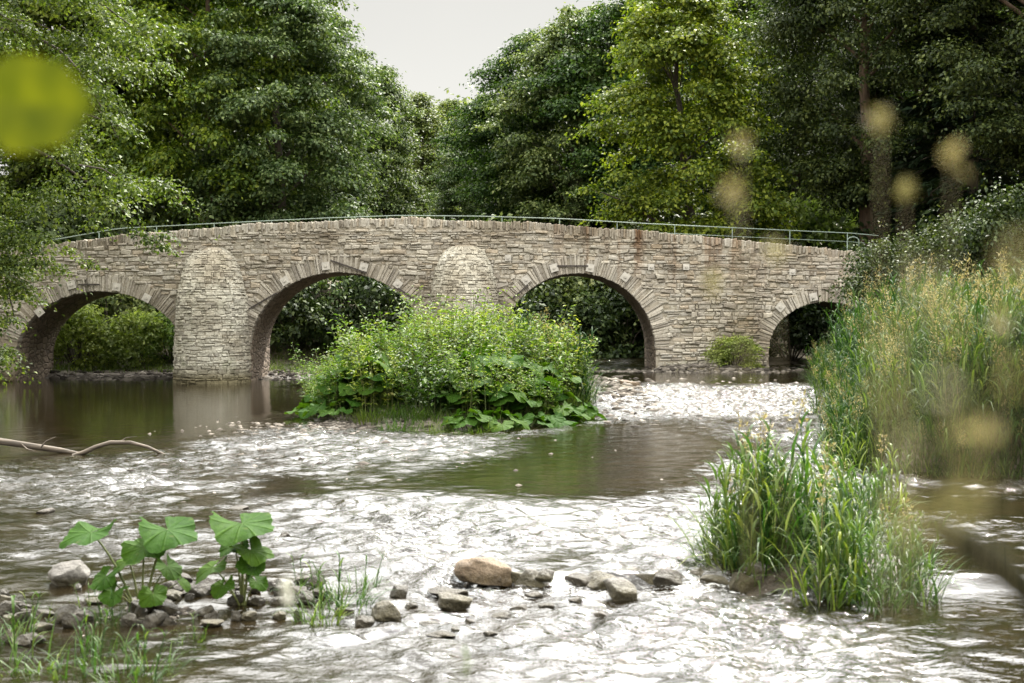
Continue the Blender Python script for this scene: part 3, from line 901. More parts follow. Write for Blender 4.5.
put_tree(t_mid, 800, 72, -30, 2.0, 1.0, 'airy green tree with specks of sky between its leaves, right of the maple')
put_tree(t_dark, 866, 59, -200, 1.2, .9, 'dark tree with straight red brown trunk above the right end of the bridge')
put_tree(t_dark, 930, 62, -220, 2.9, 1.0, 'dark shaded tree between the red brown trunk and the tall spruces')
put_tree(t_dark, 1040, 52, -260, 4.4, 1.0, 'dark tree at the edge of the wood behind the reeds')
put_tree(t_spr, 972, 56, -240, .2, 1.0, 'tall dark spruce with drooping boughs behind the reed bank', H=19)
put_tree(t_spr, 1060, 60, -240, 1.7, 1.0, 'tall dark spruce partly out of view behind the reed bank', H=19)
for i, (px, d, tp, pr_, r_) in enumerate([(30, 72, -80, t_mid, 2.), (170, 76, -80, t_grey, 1.), (235, 82, -60, t_mid, .3), (600, 92, 0, t_mid, 2.4), (700, 88, -70, t_grey, 4.), (760, 84, -20, t_mid, 5.), (850, 80, -60, t_mid, .2), (915, 86, -60, t_dark, 1.1), (1000, 84, -60, t_mid, 3.)]):
    put_tree(pr_, px, d, tp, r_, 1.1, 'tall tree in the second row of the wood beyond the bridge', 'trees of the second row beyond the bridge')

# far wood closing the valley
q = Q()
cs = []; rs = []
for i in range(520):
    d = rng.uniform(122, 150); px = rng.uniform(-250, 1280)
    topp = 100 + 12 * math.sin(px * .05) + 8 * math.sin(px * .13)
    if px < 330 or px > 620: topp = 20
    x = (px - 512) * d / F; g = gz(x, d); tz_ = 2.3 + (HOR - topp) * d / F
    cs.append((x, d, rng.uniform(g, tz_ - 1.5))); rs.append(rng.uniform(1.5, 3.0))
crown(q, np.array(cs), np.array(rs), 26, .65, out_from=(0, 0))
o = part('far_wood', q.mesh('far_wood'), M['leaf_grey'], None); o['kind'] = 'stuff'; o['label'] = 'far wood of pale trees closing the valley behind the bridge'

# overhanging near tree on the left bank
def overhang():
    root = thing('overhanging_tree', 'dark leafy tree on the left bank hanging its boughs over the end of the bridge', 'tree', (0, 0, 0))
    base = np.array([-18.6, 42.0, 0.6]); H = 17
    q = Q(); cs = []; rs = []
    def add(px, py, d, r): cs.append(P3(px, py, d)); rs.append(r)
    for _ in range(265):
        px = rng.uniform(-150, 175); py = rng.uniform(-110, 262) if _ < 175 else rng.uniform(-340, -110)
        # ragged edge: foliage reaches furthest right at mid height
        edge = 150 + 28 * math.sin(py * .045) + 18 * math.sin(py * .11 + 1) - max(0, py - 175) * 1.15
        if px > edge: continue
        add(px, py, rng.uniform(37.5, 45.5), rng.uniform(.35, .85))
    for _ in range(70):
        px = rng.uniform(-90, 50); py = rng.uniform(225, 375)
        if px > 42 - (py - 225) * .30 + 8 * math.sin(py * .2): continue
        add(px, py, rng.uniform(39, 45), rng.uniform(.35, .7))
    for px, py in ((150, 240), (165, 236), (140, 232), (162, 247), (95, 225), (70, 250), (88, 262), (60, 268)): add(px, py, 44.5, .35)
    crown(q, np.array(cs), np.array(rs), 760, .125, flat=.45, hang=.25, out_from=(-19, 42))
    cr = part('crown', q.mesh('crown'), M['leaf_mid'], root)
    tq = Q()
    tube(tq, [base + [0, 0, -.6], base + [.1, 0, 3], base + [.3, -.2, 7], base + [.2, .1, 11], base + [.6, 0, 15]], [.45, .36, .28, .2, .06], 10)
    for p0z, pts in ((9.5, [(0, 25, 41.5), (55, 45, 41), (85, 75, 40.5), (120, 140, 40.5)]), (6.5, [(-20, 130, 41), (40, 150, 41), (100, 190, 42), (150, 235, 44)]), (11.5, [(10, -10, 42), (90, -5, 41), (150, 40, 41)]), (5.0, [(-40, 210, 42), (0, 250, 42), (15, 320, 42)]), (8, [(-30, 90, 42), (60, 105, 40), (130, 130, 40)])):
        pl = np.array([base + [.2, 0, p0z]] + [P3(*p) for p in pts])
        t0 = np.linspace(0, 1, len(pl)); t1 = np.linspace(0, 1, 14)
        sm = np.stack([np.interp(t1, t0, pl[:, j]) for j in range(3)], -1)
        sm[1:-1] = (sm[:-2] + 2 * sm[1:-1] + sm[2:]) / 4
        tube(tq, sm, np.linspace(.085, .012, 14), 7)
    for c in np.array(cs)[rng.permutation(len(cs))[:60]]:
        st = c + np.array([-1.2, .3, .5]) + rng.normal(0, .3, 3)
        tube(tq, [st, (st + c) / 2 + [0, 0, .12], c], [.03, .02, .006], 5, cap=False)
    part('trunk', tq.mesh('trunk'), M['bark'], root)
overhang()

# ------------------------------------------------------------------ bushes behind the bridge
def bush(name, r, h, leaf, mat, n=42, per=620):
    root = thing(name, '', 'bush')
    cs = []; rs = []
    for i in range(n):
        a = rng.uniform(0, 6.28); t = rng.uniform(.08, 1); k = math.sqrt(max(.05, 1 - (t - .3) ** 2 * 1.7)) * rng.uniform(.3, 1) ** .5
        cs.append((r * k * math.cos(a), r * k * math.sin(a), h * t * .92)); rs.append(rng.uniform(.28, .5) * r * .55 + .1)
    q = Q(); crown(q, np.array(cs), np.array(rs), per, leaf, flat=.8, up=.5)
    part('foliage', q.mesh('foliage'), mat, root)
    tq = Q()
    for c in np.array(cs)[:14]:
        tube(tq, [(0, 0, -.2), c * .5 + [0, 0, .1 * h], c], [.04, .025, .008], 5, cap=False)
    part('branches', tq.mesh('branches'), M['bark'], root)
    return root
b_bright = Proto(bush('leafy_bush', 1.5, 2.8, .17, M['bush_light']))
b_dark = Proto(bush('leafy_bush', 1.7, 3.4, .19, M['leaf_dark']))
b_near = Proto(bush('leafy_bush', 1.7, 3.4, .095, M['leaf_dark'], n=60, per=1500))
b_grey = Proto(bush('leafy_bush', 1.7, 3.2, .18, M['leaf_grey']))
def put_bush(p, px, d, s, rz, label, group=None):
    x = (px - 512) * d / F; return p.put((x, d, gz(x, d) - .1), rz, s, label, group)
put_bush(b_bright, 78, 54.8, .95, 0, 'bright leafy bush seen through the left side of the leftmost arch')
put_bush(b_bright, 135, 55.2, .85, 1.3, 'bright leafy bush seen through the middle of the leftmost arch')
put_bush(b_grey, 108, 58, 1.05, 2.2, 'taller greyish bush behind the bright bushes in the leftmost arch')
put_bush(b_bright, 172, 55.5, .8, 2.6, 'bright leafy bush beside the tall cutwater, in the leftmost arch')
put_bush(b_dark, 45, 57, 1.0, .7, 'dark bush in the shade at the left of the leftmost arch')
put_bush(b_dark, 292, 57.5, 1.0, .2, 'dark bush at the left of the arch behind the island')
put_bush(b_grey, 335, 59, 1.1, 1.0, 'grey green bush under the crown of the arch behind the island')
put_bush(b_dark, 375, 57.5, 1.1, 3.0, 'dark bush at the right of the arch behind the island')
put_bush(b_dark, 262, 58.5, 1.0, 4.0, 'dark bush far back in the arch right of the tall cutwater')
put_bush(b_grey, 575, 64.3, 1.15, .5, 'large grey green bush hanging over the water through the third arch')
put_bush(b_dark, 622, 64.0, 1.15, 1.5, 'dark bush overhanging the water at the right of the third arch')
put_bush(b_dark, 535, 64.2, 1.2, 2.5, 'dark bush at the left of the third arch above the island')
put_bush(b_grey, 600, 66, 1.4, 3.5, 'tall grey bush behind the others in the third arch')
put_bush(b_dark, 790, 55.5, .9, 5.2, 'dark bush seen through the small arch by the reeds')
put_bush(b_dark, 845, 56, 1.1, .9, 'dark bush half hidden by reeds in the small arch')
put_bush(b_bright, 735, 48.3, (.55, .5, .42), .2, 'small bush on the gravel at the foot of the wide right pier')
put_bush(b_near, 905, 43, (1.0, 1.0, 1.05), .4, 'dark bush rising above the reeds before the right end of the bridge')
put_bush(b_near, 965, 41, (1.1, 1.1, 1.15), 2.4, 'dark green bush above the reeds, hiding the end of the bridge')
put_bush(b_near, 1030, 39, (1.2, 1.2, 1.3), 3.4, 'dark bush above the reeds at the edge of view')
GB = 'bushes along the far bank beyond the bridge'
for i, (px, d, s, p) in enumerate([(20, 63, 1.4, b_grey), (58, 61, 1.7, b_dark), (90, 64, 1.7, b_grey), (215, 66, 1.5, b_grey), (440, 66, 1.5, b_dark), (490, 70, 1.5, b_grey), (660, 67, 1.6, b_dark), (700, 64, 1.6, b_grey), (750, 66, 1.6, b_dark), (905, 60, 1.5, b_dark), (960, 57, 1.5, b_grey), (1010, 55, 1.5, b_dark), (800, 68, 1.9, b_bright), (560, 66, 1.5, b_grey), (150, 66, 1.7, b_dark)]):
    put_bush(p, px, d, s, i * 1.1, 'big bush on the far bank showing above the bridge or behind its piers', GB)

# ------------------------------------------------------------------ herbs, butterbur, grasses
def herb_clump(name, nst, h, spread_, leaf, mat):
    root = thing(name, '', 'plant')
    q = Q(); sq = Q()
    for i in range(nst):
        a = rng.uniform(0, 6.28); r = spread_ * math.sqrt(rng.random()); hh = h * rng.uniform(.6, 1.1)
        b0 = np.array([r * math.cos(a), r * math.sin(a), -.1]); lean = np.array([math.cos(a), math.sin(a), 0]) * rng.uniform(.05, .3) + rng.normal(0, .08, 3) * [1, 1, 0]
        t = np.linspace(0, 1, 6)[:, None]
        pts = b0 + np.array([0, 0, hh]) * t + lean * hh * t ** 2
        tube(sq, pts, np.linspace(.009, .003, 6), 4, cap=False)
        n = rng.integers(34, 52)
        tt = rng.uniform(.15, 1, n) ** .8
        p = b0 + np.array([0, 0, hh]) * tt[:, None] + lean * hh * tt[:, None] ** 2
        an = rng.uniform(0, 6.28, n)
        d = np.stack([np.cos(an), np.sin(an), rng.uniform(-.3, .5, n)], -1)
        N = unit(np.array([0, 0, 1.0]) + rng.normal(size=(n, 3)) * .4 - d * .3)
        L = leaf * rng.uniform(.6, 1.25, n) * (1.15 - .5 * tt)
        p = p + unit(d) * rng.uniform(.0, .13, n)[:, None]
        leaf_cards(q, p, N, d, L, L * .42, .25)
    part('foliage', q.mesh('foliage'), mat, root)
    part('stems', sq.mesh('stems'), M['stem'], root)
    return root
h_a = Proto(herb_clump('leafy_herb', 34, 1.55, .55, .15, M['herb']))
h_b = Proto(herb_clump('leafy_herb', 30, 1.75, .60, .13, M['herb']))
h_c = Proto(herb_clump('leafy_herb', 30, 1.35, .55, .17, M['leaf_mid']))

def butterbur_leaf_mesh(rad, cup=.18, seed=0):
    rg = np.random.default_rng(seed)
    nr, na = 8, 85
    V = []; th = np.linspace(-np.pi * .90, np.pi * .90, na)     # notch towards the stalk (-x)
    ph = rg.uniform(0, 6.28, 3)
    for i in range(nr + 1):
        t = i / nr
        rr = rad * t * (1 + .10 * np.cos(th) + (.035 * np.sin(9 * th + ph[0]) + .03 * np.sin(17 * th + ph[1]) + .025 * np.sin(29 * th + ph[2])) * t ** 3 + .07 * np.sin(4 * th + ph[1]) * t + .05 * np.sin(2 * th + ph[0]) * t)
        z = cup * rad * (t ** 2) * .5 + rad * .15 * t * t * np.sin(3 * th + ph[2]) + rad * .09 * t * t * np.sin(2 * th + ph[1]) + rad * .05 * t ** 2 * np.sin(6 * th + ph[0]) - rad * .32 * np.clip(np.cos(th), 0, 1) * t ** 2.4 + .012 * rad * t * np.cos(11 * th)
        V.append(np.stack([rr * np.cos(th) + .0, rr * np.sin(th), z], -1))
    V = np.concatenate(V)
    f = [(i * na + j, i * na + j + 1, (i + 1) * na + j + 1, (i + 1) * na + j) for i in range(nr) for j in range(na - 1)]
    q = Q(); q.add(V, f); me = q.mesh('leaf')
    TT = np.repeat(np.linspace(0, 1, nr + 1), na); TH = np.tile(th, nr + 1)
    vein = np.clip(1 - np.abs(((TH / 1.9 * 3.5 + 50.5) % 1) - .5) * 2 / (.10 + .25 * (1 - TT)), 0, 1)
    at = me.attributes.new('vein', 'FLOAT', 'POINT'); at.data.foreach_set('value', vein.astype(np.float32)); return me
def rot_to(az, tilt):
    """leaf frame: local x points to azimuth az, tipped down by tilt"""
    from mathutils import Euler
    return Euler((0, tilt, az), 'XYZ')
LEAFM = [butterbur_leaf_mesh(.5, .2, s) for s in range(7)]
for lm in LEAFM: lm.materials.append(M['butterbur'])
def butterbur(label, loc, leaves, group=None):
    """leaves: (dx, dy, dz, radius, azimuth, tilt)"""
    root = thing('butterbur_plant', label, 'plant', loc, 0, group)
    for i, (dx, dy, dz, r, az, tilt) in enumerate(leaves):
        o = part('leaf', LEAFM[(i * 3 + int(abs(loc[0]) * 10)) % 7], None, root)
        o.location = (dx, dy, dz); o.scale = (2 * r, 2 * r, 2 * r); o.rotation_euler = rot_to(az, tilt)
        q = Q(); p1 = np.array([dx, dy, dz]); p0 = np.array([dx * .12, dy * .12, -.1])
        mid = p0 * .4 + p1 * .6 + np.array([-dx * .25, -dy * .25, -.0])
        t = np.linspace(0, 1, 7)[:, None]
        tube(q, (1 - t) ** 2 * p0 + 2 * t * (1 - t) * mid + t * t * p1, np.linspace(.014, .007, 7) * (r / .25) ** .5, 6)
        sm = q.mesh('stalk'); sm.materials.append(M['stem'])
        s = bpy.data.objects.new('stalk', sm); link(s, o)
        s.matrix_parent_inverse = o.matrix_basis.inverted() if False else s.matrix_parent_inverse
        import mathutils
        mb = mathutils.Matrix.LocRotScale(o.location, o.rotation_euler, o.scale)
        s.matrix_parent_inverse = mb.inverted()
    return root

def rand_butterbur(n, H, rad, spread_):
    L = []
    for i in range(n):
        a = i * 2.4 + rng.uniform(-.4, .4); k = rng.uniform(.35, 1)
        L.append((spread_ * k * math.cos(a), spread_ * k * math.sin(a), H * (1.2 - .7 * k) * rng.uniform(.85, 1.15), rad * rng.uniform(.7, 1.2), a, rng.uniform(.1, .6)))
    return L

# the near butterburs on the shoal
# two near plants, surveyed from the photograph
pA = np.array(wp(140, 603, -.02)); pB = np.array(wp(242, 597, -.02))
sA = pA[1] / F; sB = pB[1] / F
def LV(px, py, bpx, bpy, s, dy, r, az, tilt): return ((px - bpx) * s, dy, (bpy - py) * s, r * s, az, tilt)
butterbur('butterbur with three big lit leaves rising among stones, on the left', (pA[0], pA[1], -.02), [
    LV(168, 529, 140, 603, sA, -.05, 31, -.9, .24), LV(92, 532, 140, 603, sA, -.05, 28, -2.4, .18), LV(148, 545, 140, 603, sA, -.14, 22, -1.9, .45),
    LV(126, 562, 140, 603, sA, .05, 19, -2.6, .5), LV(108, 575, 140, 603, sA, -.1, 16, -2.2, .6), LV(165, 568, 140, 603, sA, .05, 15, -.8, .55), LV(120, 588, 140, 603, sA, -.2, 15, -2.0, .5), LV(158, 590, 140, 603, sA, -.2, 14, -1.2, .6), LV(178, 583, 140, 603, sA, .05, 12, -.2, .6)])
butterbur('butterbur with one broad flat leaf above small ones, beside the tufted grass', (pB[0], pB[1], -.02), [
    LV(241, 524, 242, 597, sB, 0, 34, -1.0, .10), LV(252, 549, 242, 597, sB, -.08, 20, -.9, .35), LV(234, 547, 242, 597, sB, .0, 16, -2.2, .35),
    LV(212, 568, 242, 597, sB, .0, 20, -2.6, .5), LV(252, 563, 242, 597, sB, -.1, 14, -1.1, .6), LV(226, 583, 242, 597, sB, -.15, 13, -2.0, .6), LV(258, 580, 242, 597, sB, -.1, 11, -.7, .6)])

# island
ISLG = 'leafy herbs covering the island'
k = 0
spots = []
for i in range(400):
    a = rng.uniform(0, 6.28); r = math.sqrt(rng.random()) * .92
    x = ISL[0] + ISL[2] * r * math.cos(a); y = ISL[1] + ISL[3] * r * math.sin(a)
    if r > .84 and y < ISL[1] - .5: continue
    if all((x - u) ** 2 + (y - v) ** 2 > .62 ** 2 for u, v in spots): spots.append((x, y))
for i, (x, y) in enumerate(spots):
    r = math.hypot((x - ISL[0]) / ISL[2], (y - ISL[1]) / ISL[3])
    s = (1.14 - .42 * r ** 2.2) * rng.uniform(.68, 1.2)
    p = (h_a, h_b, h_c)[int(rng.integers(0, 3))]
    p.put((x, y, gz(x, y) - .03), rng.uniform(0, 6.28), s, 'leafy green herb standing in the dense thicket on the island', ISLG)
BG = 'butterburs at the foot of the island thicket'
for a0, a1, n_, rr, H, rad in ((188, 232, 4, .90, .42, .30), (186, 240, 7, .76, .90, .42), (188, 232, 5, .64, 1.2, .42), (274, 338, 6, .91, .42, .30), (270, 338, 7, .77, .80, .40), (276, 330, 5, .64, 1.12, .40)):
    for k in range(n_):
        a = R(a0 + (a1 - a0) * (k + rng.uniform(.2, .8)) / n_); q_ = rr * rng.uniform(.95, 1.05)
        x = ISL[0] + ISL[2] * q_ * math.cos(a); y = ISL[1] + ISL[3] * q_ * math.sin(a)
        butterbur('broad leaved butterbur at the foot of the island thicket', (x, y, gz(x, y) - .02), rand_butterbur(8, H * rng.uniform(.75, 1.2), rad * rng.uniform(.6, .85), .45), BG)

def tussock(name, n, h, spread_, wid, mat, seeds=0, curve=(.4, 1.9), stems=0):
    root = thing(name, '', 'grass')
    q = Q()
    a = rng.uniform(0, 6.28, n); r = spread_ * np.sqrt(rng.random(n))
    B = np.stack([r * np.cos(a), r * np.sin(a), np.full(n, -.12)], -1)
    aa = a + rng.normal(0, .9, n); D = np.stack([np.cos(aa), np.sin(aa), 0 * aa], -1)
    blade_strips(q, B, D, h * rng.uniform(.5, 1.15, n), wid * rng.uniform(.6, 1.3, n), rng.uniform(*curve, n))
    # leafy stems: blades springing from the upper part
    for i in range(stems):
        a0 = rng.uniform(0, 6.28); r0 = spread_ * math.sqrt(rng.random()); hh = h * rng.uniform(.8, 1.25)
        b0 = np.array([r0 * math.cos(a0), r0 * math.sin(a0), -.12]); ln = rng.normal(0, .12, 3) * [1, 1, 0]
        t = np.linspace(0, 1, 5)[:, None]
        pts = b0 + np.array([0, 0, hh]) * t + ln * hh * t ** 2
        tube(q, pts, np.linspace(.005, .0025, 5), 4, cap=False)
        m_ = 7
        tt = np.linspace(.25, .92, m_); Bp = b0 + np.array([0, 0, hh]) * tt[:, None] + ln * hh * tt[:, None] ** 2
        an = rng.uniform(0, 6.28, m_); Dp = np.stack([np.cos(an), np.sin(an), 0 * an], -1)
        blade_strips(q, Bp, Dp, h * rng.uniform(.22, .38, m_), wid * rng.uniform(.9, 1.4, m_), rng.uniform(.8, 2.2, m_))
    part('blades', q.mesh('blades'), mat, root)
    if seeds:
        sq = Q(); st = Q()
        for i in range(seeds):
            a0 = rng.uniform(0, 6.28); r0 = spread_ * math.sqrt(rng.random()); hh = h * rng.uniform(1.05, 1.5)
            b0 = np.array([r0 * math.cos(a0), r0 * math.sin(a0), -.1]); ln = rng.normal(0, .12, 3) * [1, 1, 0]
            t = np.linspace(0, 1, 6)[:, None]
            pts = b0 + np.array([0, 0, hh]) * t + ln * hh * t ** 2
            tube(st, pts, np.linspace(.004, .002, 6), 4, cap=False)
            m_ = 46; tt = rng.uniform(.80, 1.02, m_)
            p = b0 + np.array([0, 0, hh]) * tt[:, None] + ln * hh * tt[:, None] ** 2
            sp = (.055 * np.sin(np.clip((tt - .78) / .26, 0, 1) * np.pi) + .008)[:, None]
            d = unit(rng.normal(size=(m_, 3))); p = p + d * sp * [1, 1, .5]
            leaf_cards(sq, p, unit(rng.normal(size=(m_, 3))), d + [0, 0, .8], rng.uniform(.03, .06, m_), .014, 0)
        part('seed_sprays', sq.mesh('seed_sprays'), M['seed'], root)
        part('stalks', st.mesh('stalks'), M['stem_dry'], root)
    return root

g_reed = Proto(tussock('reed_clump', 60, 1.25, .42, .026, M['grass_bank'], 4, stems=26, curve=(.5, 2.3)))
g_reed2 = Proto(tussock('reed_clump', 70, 1.35, .42, .026, M['grass_bank'], 2, stems=26, curve=(.5, 2.4)))
g_tuft = Proto(tussock('grass_tuft', 55, .80, .26, .021, M['grass'], 0, stems=11, curve=(.5, 2.4)))
g_tuft2 = Proto(tussock('grass_tuft', 40, .90, .28, .023, M['grass'], 1, stems=13, curve=(.4, 2.2)))
g_small = Proto(tussock('grass_tuft', 60, .38, .16, .010, M['grass'], 0, stems=3))
g_low = Proto(tussock('grass_tuft', 170, .42, .34, .011, M['grass_low'], 0))

# reed bank on the right
RB = 'reed grass clumps on the right bank'
n = 0; sp = []
for i in range(3000):
    y = rng.uniform(19.8, 46); x = right_bank(np.array(y)) + rng.uniform(-.30, 7.5)
    if (x / y) > .40: continue
    if any((x - u) ** 2 + (y - v) ** 2 < (.50 if y < 27 else .95) ** 2 for u, v in sp): continue
    sp.append((float(x), y))
for i in range(16): sp.append((5.3 + 3.2 * rng.random(), 19.9 + 1.2 * rng.random()))
for x, y in sp:
    p = g_reed if rng.random() < .55 else g_reed2
    dr = x - float(right_bank(np.array(y)))
    s = (1 + .26 * float(sstep(22, 29, np.array(y)))) * rng.uniform(.84, 1.14) * (.72 + .28 * min(1, max(0, dr) / 1.2))
    p.put((x, y, gz(x, y)), rng.uniform(0, 6.28), s, 'tall reed grass with straw coloured seed heads in the thick stand on the bank', RB)
print('reeds', len(sp), 'island herbs', len(spots))

# grass islet in the near water
NG = 'grass tufts of the near islet by the stone sill'
for i in range(14):
    for _ in range(20):
        u, v = rng.uniform(-1, 1, 2)
        if u * u + v * v < 1: break
    x = 2.85 + .82 * u; y = 12.9 + 1.0 * v
    p = g_tuft if rng.random() < .5 else g_tuft2
    hs = .70 + .58 * math.exp(-((x - 2.45) / .55) ** 2) + .12 * v
    p.put((x, y, max(gz(x, y), -.2)), rng.uniform(0, 6.28), hs * rng.uniform(.8, 1.1), 'green bladed grass tuft crowded on the near islet beside the stone sill', NG)
for i, (px, py, d, s) in enumerate(((865, 0, 15.2, .9), (885, 0, 16.8, .9), (850, 0, 18.6, 1.0), (735, 0, 13.4, 1.15), (752, 0, 12.9, 1.3), (778, 0, 13.6, 1.3), (800, 0, 14.2, 1.1), (740, 565, 13.2, .85), (722, 540, 14.2, .7), (765, 575, 12.9, .9), (880, 600, 11.6, .8), (915, 590, 12.0, .75))):
    x = (px - 512) * d / F
    (g_tuft, g_tuft2)[i % 2].put((x, d, -.1), i, s, 'green bladed grass tuft crowded on the near islet beside the stone sill', NG)

# tufts by the near shoal
for px, py, s, lab in ((318, 612, 1.0, 'short grass tuft in the water at the end of the stone row'), (345, 600, 1.1, 'taller grass tuft behind the short one, right of the butterburs'), (300, 590, .8, 'thin grass tuft between the butterbur and the taller tuft'), (362, 585, .75, 'small sparse grass tuft farthest out towards the tan boulder')):
    x, y = wp(px, py, -.03); g_small.put((x, y, -.06), rng.uniform(0, 6), s * 1.15, lab)
SG = 'small grass tufts among the stones of the near shoal'
for px, py, s in ((20, 665, 1.4), (70, 672, 1.2), (100, 650, 1.0), (150, 668, 1.0), (30, 625, .8), (190, 640, .6), (115, 620, .8), (130, 682, 1.1), (5, 640, 1.1), (90, 610, .7)):
    x, y = wp(px, py, -.1); g_small.put((x, y, -.14), rng.uniform(0, 6), s, 'small thin grass tuft among the dark stones of the near shoal', SG)
# island grass
IG = 'grass tufts along the front of the island'
for px, py, s, p in ((385, 424, 1.4, g_low), (400, 428, 1.2, g_low), (415, 425, 1.3, g_low), (372, 424, 1.1, g_low), (430, 430, 1.0, g_low), (450, 432, 1.0, g_low), (470, 430, 1.0, g_low), (440, 428, 1.1, g_low), (395, 420, .95, g_tuft), (378, 421, .85, g_tuft2), (408, 421, .9, g_tuft), (545, 418, 1.2, g_low), (560, 414, 1.2, g_low), (578, 408, 1.2, g_low), (570, 412, 1.3, g_low), (590, 402, 1.1, g_low), (488, 428, 1.0, g_low), (510, 426, 1.0, g_low)):
    x, y = wp(px, py, .05); p.put((x, y, gz(x, y)), rng.uniform(0, 6), s, 'fresh green grass tuft growing along the front edge of the island', IG)
PG = 'plumed grasses rising above the island'
for i in range(16):
    px = rng.uniform(520, 578) if i < 11 else rng.uniform(380, 500); d = rng.uniform(33, 37); x = (px - 512) * d / F
    g_reed.put((x, d, gz(x, d)), i, .95 + .25 * rng.random(), 'tall grass with pale plumes sticking out of the island thicket', PG)

# ------------------------------------------------------------------ ground cover
def scatter_grass(name, n, region, h, mat, label):
    q = Q(); x, y = region(n); z = ground_z(x, y); ok = z > water_z(x, y) + .12
    x, y, z = x[ok], y[ok], z[ok]; n = len(x)
    a = rng.uniform(0, 6.28, n); D = np.stack([np.cos(a), np.sin(a), 0 * a], -1)
    blade_strips(q, np.stack([x, y, z - .03], -1), D, h * rng.uniform(.5, 1.3, n), .014 * rng.uniform(.7, 1.8, n), rng.uniform(.4, 1.8, n), seg=3)
    o = part(name, q.mesh(name), mat, None); o['kind'] = 'stuff'; o['label'] = label
def reg_r(n):
    y = rng.uniform(17, 52, n); return right_bank(y) + rng.uniform(-.2, 8, n), y
def reg_b(n): return rng.uniform(-19, -5, n), rng.uniform(51, 62, n)
def reg_i(n):
    a = rng.uniform(0, 6.28, n); r = np.sqrt(rng.random(n)) * 1.0
    return ISL[0] + ISL[2] * r * np.cos(a), ISL[1] + ISL[3] * r * np.sin(a)
scatter_grass('bank_grass', 26000, reg_r, .5, M['grass_bank'], 'undergrowth of grass covering the right bank')
scatter_grass('meadow_grass', 16000, reg_b, .35, M['grass_low'], 'short grass on the bank beyond the left arches')
scatter_grass('island_grass', 14000, reg_i, .35, M['grass_low'], 'short grass growing over the island')

# ------------------------------------------------------------------ stones
import bmesh
def ico(sub):
    bm = bmesh.new(); bmesh.ops.create_icosphere(bm, subdivisions=sub, radius=1)
    V = np.array([v.co[:] for v in bm.verts]); Fc = np.array([[v.index for v in f.verts] for f in bm.faces]); bm.free(); return V, Fc
I3, F3 = ico(4); I1, F1 = ico(1)
def rock_mesh(sx, sy, sz, seed, peak=0.0):
    rg = np.random.default_rng(seed); V = I3.copy()
    V = V * (1 + .10 * np.sin(V[:, :1] * 3.1 + seed) * np.sin(V[:, 1:2] * 2.7 + seed * 2) + .06 * np.sin(V[:, 2:] * 6 + V[:, :1] * 4 + seed))
    for _ in range(16):       # chop with planes for angular faces
        n = unit(rg.normal(size=3)); d = rg.uniform(.48, .85)
        s = V @ n; V = V - np.clip(s - d, 0, None)[:, None] * n * .92
    k = rg.uniform(0, 6.28, 6)
    V = V * (1 + .05 * np.sin(V[:, :1] * 5 + k[0]) * np.sin(V[:, 1:2] * 4 + k[1]) + .03 * np.sin(V[:, 2:] * 9 + k[2] + V[:, :1] * 6) + .015 * np.sin(V[:, :1] * 21 + k[3]) * np.sin(V[:, 1:2] * 19 + k[4]) * np.sin(V[:, 2:] * 23))
    V[:, 0] += peak * np.clip(V[:, 2], 0, 1)
    V = V * [sx, sy, sz]
    return mesh_np('rock', V, F3)
def rock(label, px, py, wpx, hpx, mat, seed, group=None, d=None, name='rock', peak=0., z=-.05, deep=1.0):
    """py = foot line in the photograph, wpx/hpx its visible size"""
    z = float(water_z(np.array([wp(px, py, -.08)[0]]), np.array([wp(px, py, -.08)[1]]))[0]) - .02 if py > 560 else z
    x, y = wp(px, py, z); s = y / F
    me = rock_mesh(wpx * s * .56, wpx * s * .40, hpx * s * .80, seed, peak)
    return solid(name, me, M[mat], label, 'rock', (x, y + wpx * s * .2, z + hpx * s * .24 + (.03 if px < 350 else .02)), (seed % 7) * .12 - .3, group)
rock('large tan angular boulder, highest in the row across the stream', 483, 583, 56, 24, 'rock_tan', 3, name='boulder', peak=.1)
rock('smooth grey stone with olive wet foot in front of the tan boulder', 452, 614, 44, 17, 'rock_grey', 5)
rock('thin dark flat stone lying just behind the smooth grey one', 446, 600, 40, 9, 'rock_dark', 8)
rock('small rounded grey stone standing right of the tan boulder', 545, 583, 22, 13, 'rock_grey', 11)
rock('pointed pale slab tilted up in the middle of the stone sill', 626, 604, 34, 24, 'rock_grey', 14, peak=-.5)
rock('long pale grey stone at the end of the sill against the grass', 762, 588, 44, 22, 'rock_grey', 17)
rock('dark jagged stone between the tufted grass and the smooth grey stone', 398, 601, 24, 13, 'rock_dark', 19)
rock('grey stone right of the tufted grass', 384, 624, 32, 18, 'rock_grey', 22)
rock('dark grey stone touching the foot of the tufted grass', 362, 630, 24, 14, 'rock_dark', 24)
rock('pale rounded boulder left of the butterburs', 66, 588, 54, 22, 'rock_grey', 27, name='boulder')
rock('dark brown stone in front of the three leaved butterbur', 165, 618, 28, 14, 'rock_dark', 30)
rock('dark stone between the two butterburs', 198, 600, 32, 17, 'rock_dark', 33)
rock('dark stone below the pale rounded boulder', 62, 626, 34, 16, 'rock_dark', 36)
rock('flat dark stone out in the rippled water, at the left', 42, 518, 24, 7, 'rock_dark', 39)
rock('flat dark stone in the bright water above the broad butterbur leaf', 239, 514, 26, 5, 'rock_dark', 41)
rock('small dark stone right of the broad butterbur leaf', 283, 542, 14, 6, 'rock_dark', 43)
SS = 'low stones of the sill across the stream'
